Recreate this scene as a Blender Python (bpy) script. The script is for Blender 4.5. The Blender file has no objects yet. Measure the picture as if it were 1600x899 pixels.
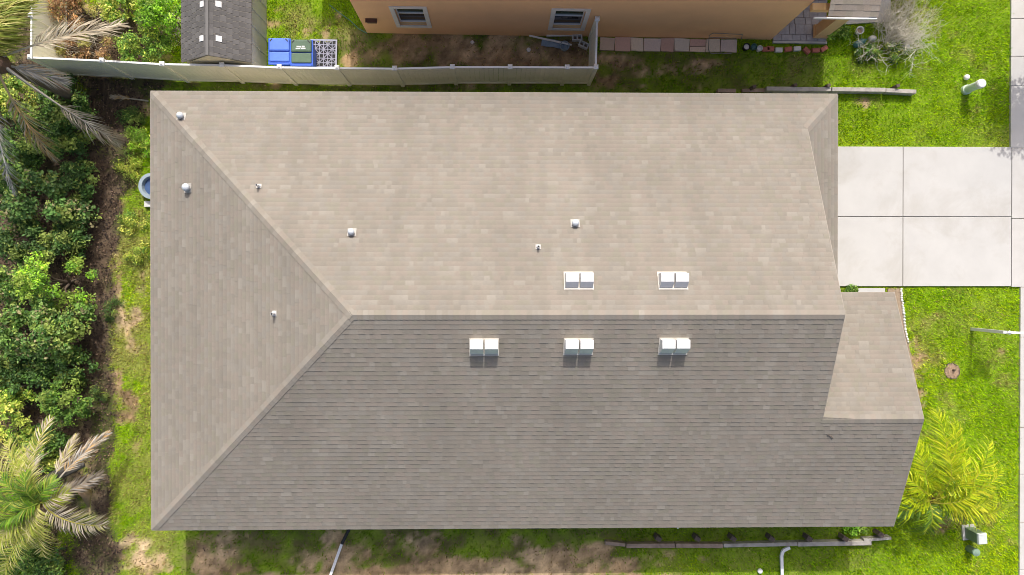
import bpy, math, random
import numpy as np
from mathutils import Vector, Matrix

random.seed(7)
RNG = np.random.default_rng(11)
C = bpy.context.scene.collection
SC = bpy.context.scene

# ------------------------------------------------------------------ camera, sky, sun, exposure
FPX, CAM_H = 1101.0, 24.3                 # focal length in photo pixels (1600 wide), metres above the lawn
NADIR = (782.3, 444.0)
CAM = Vector((0, 0, CAM_H))
FW = Vector((-(NADIR[0] - 800) / FPX, (NADIR[1] - 449.5) / FPX, -1)).normalized()
UP = Vector((0, 1, 0)); UP = (UP - FW * UP.dot(FW)).normalized()
RT = FW.cross(UP)
cam_d = bpy.data.cameras.new('camera')
cam = bpy.data.objects.new('camera', cam_d)
C.objects.link(cam)
M = Matrix((RT, UP, -FW)).transposed().to_4x4()
M.translation = CAM
cam.matrix_world = M
cam_d.sensor_fit = 'HORIZONTAL'
cam_d.sensor_width = 36.0
cam_d.lens = 36.0 * FPX / 1600.0
cam_d.clip_start, cam_d.clip_end = 0.1, 600
SC.camera = cam

SUN_EL, SUN_AZ = math.radians(46.7), math.radians(2.4)
world = bpy.data.worlds.new('World')
SC.world = world
world.use_nodes = True
wn = world.node_tree
bg = wn.nodes['Background']
sky = wn.nodes.new('ShaderNodeTexSky')
sky.sky_type = 'NISHITA'
sky.sun_disc = False
sky.sun_elevation = SUN_EL
sky.sun_rotation = SUN_AZ
sky.air_density, sky.dust_density, sky.ozone_density = 0.75, 6.0, 0.6
wn.links.new(sky.outputs[0], bg.inputs[0])
bg.inputs[1].default_value = 0.15

sun_d = bpy.data.lights.new('sun', 'SUN')
sun_d.energy = 2.5
sun_d.angle = math.radians(0.5)
sun_d.color = (1.0, 0.965, 0.905)
sun = bpy.data.objects.new('sun', sun_d)
sdir = Vector((math.sin(SUN_AZ) * math.cos(SUN_EL), math.cos(SUN_AZ) * math.cos(SUN_EL), math.sin(SUN_EL)))
sun.rotation_euler = sdir.to_track_quat('Z', 'Y').to_euler()
sun.location = sdir * 60
C.objects.link(sun)

SC.view_settings.view_transform = 'Standard'
SC.view_settings.look = 'None'
SC.view_settings.gamma = 1.0
SC.view_settings.exposure = 0.33
SC.view_settings.use_curve_mapping = False
SC.cycles.filter_width = 0.9
SC.cycles.use_denoising = True
SC.cycles.denoising_prefilter = 'ACCURATE'


# ------------------------------------------------------------------ helpers
def at(px, py, z=0.0):
    """world point on the level z seen at photo pixel (px, py)"""
    d = RT * ((px - 800) / FPX) + UP * ((449.5 - py) / FPX) + FW
    t = (z - CAM_H) / d.z
    p = CAM + d * t
    return Vector((p.x, p.y, z))


def tag(o, label=None, cat=None, group=None, kind=None):
    if label: o['label'] = label
    if cat: o['category'] = cat
    if group: o['group'] = group
    if kind: o['kind'] = kind
    return o


def empty(name, loc=(0, 0, 0), rz=0.0):
    o = bpy.data.objects.new(name, None)
    o.empty_display_size = 0.2
    o.location = loc
    o.rotation_euler = (0, 0, rz)
    C.objects.link(o)
    return o


def link(name, mesh, parent=None, loc=None, rz=None):
    o = bpy.data.objects.new(name, mesh)
    C.objects.link(o)
    if parent: o.parent = parent
    if loc is not None: o.location = loc
    if rz is not None: o.rotation_euler = (0, 0, rz)
    return o


class MB:
    """collects shapes, then becomes ONE mesh"""
    def __init__(s):
        s.v, s.f = [], []

    def add(s, vs, fs):
        n = len(s.v)
        s.v += [tuple(p) for p in vs]
        s.f += [tuple(i + n for i in f) for f in fs]
        return s

    def box(s, x0, x1, y0, y1, z0, z1, taper=0.0):
        t = taper
        return s.add([(x0, y0, z0), (x1, y0, z0), (x1, y1, z0), (x0, y1, z0),
                      (x0 + t, y0 + t, z1), (x1 - t, y0 + t, z1), (x1 - t, y1 - t, z1), (x0 + t, y1 - t, z1)],
                     [(3, 2, 1, 0), (4, 5, 6, 7), (0, 1, 5, 4), (1, 2, 6, 5), (2, 3, 7, 6), (3, 0, 4, 7)])

    def bar(s, a, b, w, h, up=(0, 0, 1)):
        """a beam from a to b, w wide, h tall"""
        a, b = Vector(a), Vector(b)
        d = (b - a).normalized()
        up = Vector(up)
        if abs(d.dot(up)) > 0.99: up = Vector((1, 0, 0))
        sx = d.cross(up).normalized() * (w / 2)
        sz = sx.cross(d).normalized() * (h / 2)
        vs = [a - sx - sz, a + sx - sz, a + sx + sz, a - sx + sz, b - sx - sz, b + sx - sz, b + sx + sz, b - sx + sz]
        return s.add(vs, [(0, 1, 2, 3), (7, 6, 5, 4), (0, 4, 5, 1), (1, 5, 6, 2), (2, 6, 7, 3), (3, 7, 4, 0)])

    def prism(s, poly, z0, z1):
        n = len(poly)
        vs = [(p[0], p[1], z0) for p in poly] + [(p[0], p[1], z1) for p in poly]
        fs = [tuple(range(n - 1, -1, -1)), tuple(range(n, 2 * n))]
        fs += [(i, (i + 1) % n, n + (i + 1) % n, n + i) for i in range(n)]
        return s.add(vs, fs)

    def lathe(s, prof, c=(0, 0, 0), n=16, caps=True):
        """prof: list of (radius, z)"""
        vs, fs = [], []
        for r, z in prof:
            for k in range(n):
                a = 2 * math.pi * k / n
                vs.append((c[0] + r * math.cos(a), c[1] + r * math.sin(a), c[2] + z))
        for i in range(len(prof) - 1):
            for k in range(n):
                k2 = (k + 1) % n
                fs.append((i * n + k, i * n + k2, (i + 1) * n + k2, (i + 1) * n + k))
        if caps:
            fs.append(tuple(range(n - 1, -1, -1)))
            fs.append(tuple(range((len(prof) - 1) * n, len(prof) * n)))
        return s.add(vs, fs)

    def tube(s, pts, rad, n=6, caps=True):
        pts = [Vector(p) for p in pts]
        if not hasattr(rad, '__len__'): rad = [rad] * len(pts)
        ref = None
        vs, fs = [], []
        for i, p in enumerate(pts):
            d = (pts[min(i + 1, len(pts) - 1)] - pts[max(i - 1, 0)])
            d = d.normalized() if d.length > 1e-9 else Vector((0, 0, 1))
            if ref is None:
                ref = d.cross(Vector((0, 0, 1)))
                if ref.length < 0.05: ref = d.cross(Vector((1, 0, 0)))
            ref = (ref - d * ref.dot(d)).normalized()
            w = d.cross(ref)
            for k in range(n):
                a = 2 * math.pi * k / n
                vs.append(p + (ref * math.cos(a) + w * math.sin(a)) * rad[i])
        for i in range(len(pts) - 1):
            for k in range(n):
                k2 = (k + 1) % n
                fs.append((i * n + k, i * n + k2, (i + 1) * n + k2, (i + 1) * n + k))
        if caps:
            fs.append(tuple(range(n - 1, -1, -1)))
            fs.append(tuple(range((len(pts) - 1) * n, len(pts) * n)))
        return s.add(vs, fs)

    def mesh(s, name, mat):
        me = bpy.data.meshes.new(name)
        me.from_pydata(s.v, [], s.f)
        if mat: me.materials.append(mat)
        me.update()
        return me

    def build(s, name, mat, parent=None, loc=None, rz=None, smooth=False, bevel=0.0):
        me = s.mesh(name, mat)
        if smooth:
            me.polygons.foreach_set('use_smooth', [True] * len(me.polygons))
        o = link(name, me, parent, loc, rz)
        if bevel:
            b = o.modifiers.new('bevel', 'BEVEL')
            b.width = bevel
            b.segments = 2
            b.limit_method = 'ANGLE'
        return o


def np_mesh(name, verts, faces, cols, mat, parent=None, smooth=False):
    """faces: (M,k) array; cols: (N,3) colour per vertex, stored as attribute tint"""
    me = bpy.data.meshes.new(name)
    nv, (nf, k) = len(verts), faces.shape
    me.vertices.add(nv)
    me.vertices.foreach_set('co', np.ascontiguousarray(verts, np.float32).ravel())
    me.loops.add(nf * k)
    me.loops.foreach_set('vertex_index', np.ascontiguousarray(faces, np.int32).ravel())
    me.polygons.add(nf)
    me.polygons.foreach_set('loop_start', np.arange(0, nf * k, k, dtype=np.int32))
    if cols is not None:
        a = me.attributes.new('tint', 'FLOAT_COLOR', 'POINT')
        c4 = np.ones((nv, 4), np.float32)
        c4[:, :3] = cols
        a.data.foreach_set('color', c4.ravel())
    me.materials.append(mat)
    me.update(calc_edges=True)
    me.polygons.foreach_set('use_smooth', np.full(nf, bool(smooth)))
    return link(name, me, parent)


# ---- value noise used for where things grow
_LAT = RNG.random((256, 256))


def vnoise(x, y, s=1.0, seed=0):
    x = np.asarray(x, float) / s + seed * 17.31 + 500
    y = np.asarray(y, float) / s + seed * 9.77 + 500
    xi, yi = np.floor(x).astype(int), np.floor(y).astype(int)
    fx, fy = x - xi, y - yi
    fx, fy = fx * fx * (3 - 2 * fx), fy * fy * (3 - 2 * fy)
    L = _LAT
    a, b = L[xi % 256, yi % 256], L[(xi + 1) % 256, yi % 256]
    c, d = L[xi % 256, (yi + 1) % 256], L[(xi + 1) % 256, (yi + 1) % 256]
    return (a * (1 - fx) + b * fx) * (1 - fy) + (c * (1 - fx) + d * fx) * fy


def fbm(x, y, s=1.0, seed=0, o=4):
    t, a, n = 0, 1.0, 0
    for i in range(o):
        t = t + a * vnoise(x, y, s / 2 ** i, seed + i * 3)
        n += a
        a *= 0.55
    return t / n


# ------------------------------------------------------------------ materials
MATS = {}


def nodes(name):
    m = bpy.data.materials.new(name)
    m.use_nodes = True
    nt = m.node_tree
    b = nt.nodes['Principled BSDF']
    MATS[name] = m
    return m, nt, b


def N(nt, t, **kw):
    n = nt.nodes.new(t)
    for k, v in kw.items():
        if k in n.inputs.keys() if hasattr(n.inputs, 'keys') else False:
            n.inputs[k].default_value = v
        else:
            setattr(n, k, v)
    return n


def mixc(nt, fac, a, b, mode='MIX'):
    n = nt.nodes.new('ShaderNodeMix')
    n.data_type = 'RGBA'
    n.blend_type = mode
    for i, v in ((0, fac), (6, a), (7, b)):
        if isinstance(v, bpy.types.NodeSocket): nt.links.new(v, n.inputs[i])
        elif isinstance(v, (int, float)): n.inputs[i].default_value = v
        else: n.inputs[i].default_value = (*v[:3], 1)
    return n.outputs[2]


def noise(nt, scale, detail=4, rough=0.6, dist=0.0, coord='Object'):
    tc = nt.nodes.new('ShaderNodeTexCoord')
    n = nt.nodes.new('ShaderNodeTexNoise')
    n.inputs['Scale'].default_value = scale
    n.inputs['Detail'].default_value = detail
    n.inputs['Roughness'].default_value = rough
    n.inputs['Distortion'].default_value = dist
    nt.links.new(tc.outputs[coord], n.inputs['Vector'])
    return n.outputs['Fac']


def ramp(nt, src, p0, p1, c0=(0, 0, 0), c1=(1, 1, 1)):
    r = nt.nodes.new('ShaderNodeValToRGB')
    r.color_ramp.elements[0].position, r.color_ramp.elements[1].position = p0, p1
    r.color_ramp.elements[0].color = (*c0, 1)
    r.color_ramp.elements[1].color = (*c1, 1)
    nt.links.new(src, r.inputs[0])
    return r.outputs[0]


def bump(nt, b, src, strength=0.3, dist=0.01):
    n = nt.nodes.new('ShaderNodeBump')
    n.inputs['Strength'].default_value = strength
    n.inputs['Distance'].default_value = dist
    nt.links.new(src, n.inputs['Height'])
    nt.links.new(n.outputs[0], b.inputs['Normal'])


def surf(name, col, var=0.12, scale=6.0, rough=0.8, fine=60.0, bmp=0.2, dirt=None, dirt_scale=1.5, dirt_amt=0.4, metal=0.0, coord='Object'):
    """a plain worn surface: base colour, coarse and fine variation, optional stains, fine relief"""
    m, nt, b = nodes(name)
    lo = tuple(c * (1 - var) for c in col)
    hi = tuple(min(1, c * (1 + var)) for c in col)
    c = mixc(nt, ramp(nt, noise(nt, scale, coord=coord), 0.3, 0.7), lo, hi)
    f = noise(nt, fine, 3, coord=coord)
    c = mixc(nt, 0.5 * min(1, var * 3), c, mixc(nt, f, lo, hi))
    if dirt:
        d = ramp(nt, noise(nt, dirt_scale, 6, 0.65, 0.4, coord), 0.5, 0.75)
        k = nt.nodes.new('ShaderNodeMath'); k.operation = 'MULTIPLY'
        nt.links.new(d, k.inputs[0]); k.inputs[1].default_value = dirt_amt
        c = mixc(nt, k.outputs[0], c, dirt)
    nt.links.new(c, b.inputs['Base Color'])
    b.inputs['Roughness'].default_value = rough
    b.inputs['Metallic'].default_value = metal
    if bmp: bump(nt, b, f, bmp, 0.006)
    return m


def tinted(name, rough=0.85, fine=0.0, fine_amt=0.25, translucent=0.0, spec=0.3, big=0.0, big_amt=0.15, bmp=0.0):
    """colour from the mesh's own tint attribute (each leaf, blade or shingle has its own colour)"""
    m, nt, b = nodes(name)
    a = nt.nodes.new('ShaderNodeAttribute'); a.attribute_name = 'tint'
    c = a.outputs['Color']
    if fine:
        f = noise(nt, fine, 2, 0.7, coord='Object')
        c = mixc(nt, 1.0, c, mixc(nt, f, (1 - fine_amt,) * 3, (1 + fine_amt,) * 3), 'MULTIPLY')
        if bmp: bump(nt, b, f, bmp, 0.004)
    if big:
        g = N(nt, 'ShaderNodeNewGeometry')
        n2 = nt.nodes.new('ShaderNodeTexNoise')
        n2.inputs['Scale'].default_value = big
        n2.inputs['Detail'].default_value = 5
        nt.links.new(g.outputs['Position'], n2.inputs['Vector'])
        c = mixc(nt, 1.0, c, mixc(nt, ramp(nt, n2.outputs['Fac'], 0.3, 0.7), (1 - big_amt,) * 3, (1 + big_amt,) * 3), 'MULTIPLY')
        mp = nt.nodes.new('ShaderNodeMapping')          # faint run-off streaks down the slopes
        mp.inputs['Scale'].default_value = (2.2, .16, .3)
        nt.links.new(g.outputs['Position'], mp.inputs['Vector'])
        n3 = nt.nodes.new('ShaderNodeTexNoise')
        n3.inputs['Scale'].default_value = 1.0
        n3.inputs['Detail'].default_value = 4
        nt.links.new(mp.outputs[0], n3.inputs['Vector'])
        c = mixc(nt, 1.0, c, mixc(nt, ramp(nt, n3.outputs['Fac'], 0.35, 0.68), (.95,) * 3, (1.03,) * 3), 'MULTIPLY')
    nt.links.new(c, b.inputs['Base Color'])
    b.inputs['Roughness'].default_value = rough
    b.inputs['Specular IOR Level'].default_value = spec
    if translucent:
        t = nt.nodes.new('ShaderNodeBsdfTranslucent')
        nt.links.new(c, t.inputs['Color'])
        mx = nt.nodes.new('ShaderNodeMixShader')
        mx.inputs[0].default_value = translucent
        nt.links.new(b.outputs[0], mx.inputs[1])
        nt.links.new(t.outputs[0], mx.inputs[2])
        nt.links.new(mx.outputs[0], nt.nodes['Material Output'].inputs[0])
    return m


m_shingle = tinted('asphalt_shingle', 0.92, fine=48, fine_amt=0.24, big=0.45, big_amt=0.065, bmp=0.3)
m_leaf = tinted('leaf', 0.5, translucent=0.24, spec=0.25)
m_grass = tinted('grass_blade', 0.7, translucent=0.38, spec=0.06)
m_litter = tinted('dry_litter', 0.9)
m_dead = tinted('dead_frond', 0.8, translucent=0.15)
m_drip = surf('drip_edge_metal', (.60, .56, .50), .05, rough=.55)
m_fascia = surf('fascia_paint', (.33, .295, .25), .05, rough=.6)
m_stucco = surf('house_stucco', (.60, .54, .45), .06, 3, fine=120, bmp=.5)
m_flash = surf('lead_flashing', (.40, .38, .35), .08, rough=.6)
m_deck = surf('roof_deck', (.22, .20, .17), .1)
m_white = surf('white_painted_metal', (.74, .74, .73), .05, 5, .5, bmp=.03, dirt=(.52, .50, .46), dirt_scale=3, dirt_amt=.4)
m_galv = surf('galvanised_vent', (.56, .60, .64), .06, 12, .4, bmp=.03)
m_dark = surf('dark_void', (.015, .015, .018), .2)
m_rubber = surf('black_rubber', (.02, .02, .02), .2, rough=.6)
m_pvc = surf('white_pvc_pipe', (.78, .79, .80), .04, 6, .4, bmp=0, dirt=(.45, .43, .38), dirt_amt=.25)
m_orange = surf('orange_stucco', (.93, .55, .28), .04, 1.2, .9, fine=70, bmp=.6, dirt=(.80, .46, .23), dirt_scale=.8, dirt_amt=.4)
m_tanwall = surf('tan_stucco', (.74, .49, .24), .05, 2, .9, fine=90, bmp=.6)
m_trim = surf('window_trim_paint', (.78, .73, .66), .05, 4, .6)
m_frame = surf('white_window_frame', (.80, .80, .79), .03, 4, .4, bmp=0)
m_vinyl = surf('vinyl_fence', (.90, .87, .73), .05, 2.5, .5, fine=20, bmp=.03, dirt=(.56, .54, .26), dirt_scale=.9, dirt_amt=.6, coord='Object')
m_vinyl_w = surf('white_vinyl_rail', (.82, .82, .80), .03, 6, .4, bmp=0)
m_shed_roof = tinted('shed_roof_tile', 0.7, fine=60, fine_amt=.12, bmp=.2)
m_shed_wall = surf('shed_wall_resin', (.50, .49, .45), .05, 3, .55, bmp=.1)
m_shed_gable = surf('shed_gable_resin', (.82, .72, .50), .06, 3, .6)
m_blue = surf('blue_bin_plastic', (.035, .12, .62), .08, 5, .45, bmp=.06, dirt=(.12, .18, .50), dirt_amt=.3)
m_blue_lid = surf('blue_lid_plastic', (.09, .20, .72), .08, 5, .5, bmp=.06)
m_greenlid = surf('green_lid_plastic', (.075, .135, .085), .1, 5, .55, bmp=.06, dirt=(.16, .20, .15), dirt_amt=.4)
m_pallet = surf('grey_pallet_plastic', (.36, .37, .46), .08, 8, .6)
m_concrete = surf('driveway_concrete', (.505, .50, .482), .05, 1.3, .9, fine=110, bmp=.25, dirt=(.40, .38, .34), dirt_scale=.6, dirt_amt=.75)
m_walk = surf('sidewalk_concrete', (.51, .50, .478), .05, 2, .9, fine=120, bmp=.25, dirt=(.42, .40, .36), dirt_scale=1.4, dirt_amt=.4)
m_paver = surf('porch_paver_stone', (.34, .345, .37), .22, 5, .8, fine=40, bmp=.4, dirt=(.20, .20, .22), dirt_scale=4, dirt_amt=.5)
m_flag = tinted('flagstone', 0.9, fine=30, fine_amt=.25, bmp=.5)
m_timber = surf('weathered_timber', (.42, .39, .35), .22, 5, .9, fine=45, bmp=.6, dirt=(.16, .13, .11), dirt_scale=3, dirt_amt=.6)
m_timber_b = surf('brown_timber', (.34, .255, .20), .25, 5, .9, fine=45, bmp=.6, dirt=(.12, .085, .07), dirt_scale=3, dirt_amt=.6)
m_post = surf('dark_timber_post', (.12, .09, .075), .25, 8, .9, fine=50, bmp=.6)
m_brick = surf('red_brick', (.46, .16, .115), .2, 12, .9, fine=70, bmp=.5, dirt=(.5, .36, .3), dirt_scale=6, dirt_amt=.4)
m_whitebrick = surf('white_block', (.66, .66, .64), .12, 9, .9, fine=60, bmp=.4, dirt=(.35, .36, .33), dirt_scale=6, dirt_amt=.5)
m_pedestal = surf('pale_green_pedestal', (.56, .68, .58), .05, 4, .5, bmp=.05)
m_box = surf('utility_green', (.17, .24, .14), .1, 6, .55, bmp=.08, dirt=(.28, .30, .2), dirt_amt=.4)
m_boxlid = surf('utility_lid', (.58, .62, .60), .05, 6, .55, bmp=.05)
m_bark = surf('bark', (.16, .12, .09), .3, 14, .95, fine=60, bmp=.8)
m_fibre = surf('palm_fibre', (.14, .085, .055), .35, 18, .95, fine=70, bmp=.9)
m_spathe = surf('dry_spathe', (.34, .22, .13), .2, 9, .7)
m_twig = surf('grey_twig', (.74, .69, .58), .2, 14, .95, fine=60, bmp=.3)
m_brown = surf('brown_fixture', (.10, .045, .03), .2, rough=.6)
m_tub = surf('grey_tub_plastic', (.30, .37, .42), .1, 6, .5)
m_tubin = surf('blue_tub_water', (.06, .11, .24), .2, 6, .15, bmp=0)
m_rock = surf('white_rock', (.72, .71, .68), .1, 9, .9, fine=50, bmp=.6)
m_teal = surf('teal_pot', (.06, .16, .15), .15, 6, .4)
m_steel = surf('grey_metal_tube', (.30, .29, .27), .15, 10, .45, metal=.5)
m_soil = surf('ring_mulch', (.36, .26, .18), .3, 10, .95, fine=60, bmp=1.)
m_junk = surf('blue_grey_sheet', (.25, .33, .42), .2, 5, .6)
m_asphalt = surf('road_asphalt', (.06, .06, .06), .2, 4, .95, fine=150, bmp=.4)


def glass_mat(name, col):
    m, nt, b = nodes(name)
    c = mixc(nt, ramp(nt, noise(nt, 2.2, 3, .6, 0.6), .35, .65), tuple(x * .5 for x in col), col)
    nt.links.new(c, b.inputs['Base Color'])
    b.inputs['Roughness'].default_value = .06
    b.inputs['Specular IOR Level'].default_value = .6
    return m


m_glass_up = glass_mat('window_glass_green_reflection', (.035, .075, .04))  # mottled green paints reflected trees into the upper panes
m_glass_lo = glass_mat('window_glass_dark', (.03, .035, .05))

# ------------------------------------------------------------------ ground: soil, thatch and litter
# blobs: photo position (on the ground), radii in photo pixels, strength
PXM = FPX / CAM_H


def blob(x, y, lst, seed, wob=0.5):
    t = np.zeros_like(x)
    for i, (px, py, rx, ry, s) in enumerate(lst):
        c = at(px, py)
        d = ((x - c.x) * PXM / rx) ** 2 + ((y - c.y) * PXM / ry) ** 2
        t = np.maximum(t, s * np.clip(1.25 - d * .75, 0, 1))
    n = (.5 * fbm(x, y, .8, seed, 3) + .5 * fbm(x, y, .24, seed + 7, 3) - .5) * 3.6 * wob
    return np.clip((t + n * (t > .02) - .5) * 2.6 + .5, 0, 1) * (t > .02)


BARE = [(640, 85, 35, 22, .75), (700, 78, 45, 24, .8), (760, 85, 50, 24, .7), (830, 80, 55, 24, .75), (890, 85, 40, 26, .9),
        (590, 80, 18, 14, .35), (545, 95, 10, 12, .8), (560, 92, 22, 14, .5), (670, 92, 60, 16, .6), (740, 70, 150, 22, .55), (800, 95, 90, 14, .6),
        (965, 95, 40, 14, .75), (1010, 115, 30, 9, .6), (1050, 108, 60, 12, .5), (1100, 100, 30, 8, .5), (950, 120, 22, 12, .4),
        (345, 868, 46, 42, .75), (330, 885, 30, 20, .8), (378, 845, 22, 14, .7), (480, 880, 30, 25, .45), (520, 840, 16, 12, .55),
        (560, 880, 70, 26, .58), (640, 855, 60, 28, .55), (720, 885, 90, 16, .95), (640, 893, 120, 10, .95), (860, 875, 50, 26, .95),
        (930, 862, 34, 14, .8), (960, 885, 60, 16, .6), (800, 893, 200, 9, .95), (820, 845, 60, 12, .4), (1050, 875, 60, 14, .35),
        (600, 908, 350, 12, 1), (900, 910, 120, 12, 1), (1010, 905, 60, 10, .7),
        (200, 862, 36, 26, .62), (235, 880, 30, 18, .6), (150, 870, 40, 40, .7), (182, 310, 14, 40, .5), (172, 440, 18, 60, .55),
        (195, 500, 22, 30, .45), (215, 540, 16, 22, .42), (172, 590, 18, 50, .5), (195, 640, 22, 30, .5), (205, 690, 16, 22, .4), (225, 440, 14, 25, .45),
        (150, 770, 26, 60, .7), (175, 180, 50, 50, .9), (150, 330, 30, 110, 1), (140, 480, 26, 120, 1), (60, 450, 90, 420, .9), (120, 60, 140, 70, .7),
        (210, 720, 14, 16, .4), (1425, 540, 16, 22, .55), (1445, 560, 18, 14, .5), (1438, 600, 18, 36, .5), (1560, 560, 18, 14, .3), (1500, 815, 28, 16, .5),
        (1455, 825, 30, 16, .3), (500, 40, 34, 24, .35), (450, 30, 30, 20, .3), (1390, 70, 26, 20, .4), (1310, 190, 10, 16, .4), (1345, 160, 18, 10, .5),
        (1400, 500, 10, 50, .5), (700, 133, 420, 6, .35), (1300, 200, 8, 60, .5)]
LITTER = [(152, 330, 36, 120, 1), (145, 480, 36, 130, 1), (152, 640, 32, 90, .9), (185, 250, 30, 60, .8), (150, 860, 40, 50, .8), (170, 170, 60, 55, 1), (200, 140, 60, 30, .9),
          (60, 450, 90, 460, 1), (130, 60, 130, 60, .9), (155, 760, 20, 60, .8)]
DRY = [(500, 40, 60, 40, .55), (205, 560, 45, 330, .75), (230, 850, 60, 50, .8), (1450, 580, 40, 120, .45), (1570, 580, 30, 60, .35), (1550, 870, 60, 60, .4),
       (1530, 140, 50, 60, .3), (1500, 70, 60, 50, .25), (1510, 820, 60, 40, .45), (1420, 30, 60, 40, .6), (210, 350, 30, 80, .4), (225, 400, 20, 40, .5), (1345, 160, 40, 16, .5)]


SPARSE_SHADED = [(700, 78, 190, 34, 1), (640, 865, 350, 50, 1), (350, 865, 70, 50, 1), (900, 860, 130, 40, .8), (1100, 110, 190, 28, .75), (720, 134, 520, 9, .9), (1010, 100, 90, 24, .9), (1180, 860, 200, 40, .45)]  # thin grass strips by the houses, also coloured darker for their shade


def sparse_shaded(x, y):
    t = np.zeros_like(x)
    for px, py, rx, ry, k in SPARSE_SHADED:
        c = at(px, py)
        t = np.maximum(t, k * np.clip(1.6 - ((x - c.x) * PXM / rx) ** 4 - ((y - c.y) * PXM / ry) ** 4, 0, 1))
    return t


def ground_masks(x, y):
    return blob(x, y, BARE, 3, .55), blob(x, y, LITTER, 5, .35), np.clip(blob(x, y, DRY, 8, .5) * .8 + (fbm(x, y, 1.1, 21) - .53) * 1.6, 0, 1)


def axis(lo, hi, step, far):
    mid = np.arange(lo, hi + step, step)
    g = np.array([1.5, 4, 10, 25, 60, 120])
    g = g[g < far]
    return np.concatenate([(lo - g[::-1]), mid, mid[-1] + g])


gx, gy = axis(-19.5, 20.5, .11, 200), axis(-12.5, 12.5, .11, 200)
GX, GY = np.meshgrid(gx, gy, indexing='ij')
xs, ys_ = GX.ravel(), GY.ravel()
bare, litter, dry = ground_masks(xs, ys_)
soil = np.array([.35, .24, .13])
sand = np.array([.58, .44, .27])
thatch = np.array([.19, .30, .012])
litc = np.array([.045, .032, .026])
k1 = fbm(xs, ys_, .5, 31)[:, None]
col = thatch * (0.7 + .6 * k1)
sp_ = sparse_shaded(xs, ys_)[:, None] * np.clip((fbm(xs, ys_, .4, 37)[:, None] - .2) * 2.2, 0, 1)
col = col * (1 - .85 * sp_) + np.array([.115, .085, .045]) * (.5 + k1) * .85 * sp_  # dark soil, with the strips' shade painted into the ground colour
col = col * (1 - dry[:, None] * .6) + np.array([.30, .26, .10]) * dry[:, None] * .6
bc = soil + (sand - soil) * np.clip((fbm(xs, ys_, 1.6, 41)[:, None] - .35) * 2.2, 0, 1)
k2 = fbm(xs, ys_, .16, 33, 3)[:, None]
col = col * (1 - bare[:, None]) + bc * np.clip(.15 + 2.4 * (.5 * k1 + .5 * k2 - .18), .22, 1.5) * bare[:, None]
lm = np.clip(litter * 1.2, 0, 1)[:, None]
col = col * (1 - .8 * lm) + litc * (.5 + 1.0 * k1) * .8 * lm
gz = (fbm(xs, ys_, .6, 51) - .5) * .05 - .03
gi = np.arange(len(xs)).reshape(GX.shape)
gf = np.stack([gi[:-1, :-1], gi[1:, :-1], gi[1:, 1:], gi[:-1, 1:]], -1).reshape(-1, 4)
m_ground = tinted('soil_and_thatch', 0.95, fine=14, fine_amt=.4, bmp=1.0)
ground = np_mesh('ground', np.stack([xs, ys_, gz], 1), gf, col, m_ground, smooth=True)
tag(ground, kind='structure')

# ------------------------------------------------------------------ paving
XS_DW = [at(1309, 300).x - 3.2, at(1410, 300).x, at(1579.5, 300).x]
YS_DW = [at(1450, 448).y, at(1450, 339).y, at(1450, 229.5).y]
driveway = MB().box(XS_DW[0] + .1, XS_DW[2] - .02, YS_DW[0] + .03, YS_DW[2] - .03, -.10, .02).build('driveway', surf('joint_filler', (.16, .15, .13), .3))
tag(driveway, kind='structure')
for i in range(2):
    for j in range(2):
        g = .011
        MB().box(XS_DW[i] + g, XS_DW[i + 1] - g, YS_DW[j] + g, YS_DW[j + 1] - g, -.08, .045).build('slab', m_concrete, driveway, bevel=.012)
SWX = at(1592, 680).x
sw_y = [at(1590, p).y for p in (-60, -28, 30, 89, 135, 232, 342, 449, 527, 594, 668, 742, 816, 890, 965)]
sidewalk = MB().box(SWX + .02, SWX + 1.46, sw_y[-1] + .02, sw_y[0] - .02, -.10, .025).build('sidewalk', m_soil)
tag(sidewalk, kind='structure')
for j in range(len(sw_y) - 1):
    x0 = at(1578, 100).x if j < 6 else (XS_DW[2] + .0 if j < 7 else SWX)
    x0 = min(x0, SWX) if j < 6 else x0
    if j in (5, 6): x0 = XS_DW[2]
    MB().box(x0 + .008, SWX + 1.48, sw_y[j + 1] + .008, sw_y[j] - .008, -.08, .05).build('slab', m_walk, sidewalk, bevel=.01)
# the road beyond, outside the frame
road = MB().box(SWX + 3.4, SWX + 10.5, -60, 60, -.12, .0).build('road', m_asphalt)
tag(road, kind='structure')

# ------------------------------------------------------------------ the house with the tan shingle roof
XW, XE, YN, YS, ZE, SL = -10.68, 10.44, 5.88, -7.53, 2.60, .4263
XG, XF, WY = 9.28, 12.23, -3.90
YR = (YN + YS) / 2
HALF = (YN - YS) / 2
ZR = ZE + SL * HALF
XR0 = XW + HALF
WN = WY + (WY - YS)
WZ = ZE + SL * (WY - YS)
SQ = math.sqrt(1 + SL * SL)
APX = XE - XG
house = empty('house', (0, 0, 0))
tag(house, 'single storey house under a large tan shingle roof beside the driveway', 'house')

PALETTE = np.array([(.345, .300, .250), (.360, .305, .258), (.335, .302, .262), (.375, .335, .285), (.315, .280, .235), (.330, .300, .240), (.352, .318, .275), (.400, .362, .312)])
PALETTE = PALETTE * np.array([.73, .745, .745])
PALETTE = PALETTE.mean(0) + (PALETTE - PALETTE.mean(0)) * .72
PW = np.array([.22, .18, .14, .10, .12, .12, .09, .03])


class Plane:
    def __init__(s, O, U, V, vmax, bounds, e=.143):
        s.O, s.U, s.V = Vector(O), Vector(U).normalized(), Vector(V).normalized()
        s.N = s.U.cross(s.V).normalized()
        if s.N.z < 0: s.N = -s.N
        s.vmax, s.bounds, s.e = vmax, bounds, e

    def p(s, u, v, h=0.0):
        return s.O + s.U * u + s.V * v + s.N * h


WID = (.11, .15, .19, .24, .31)


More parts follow.
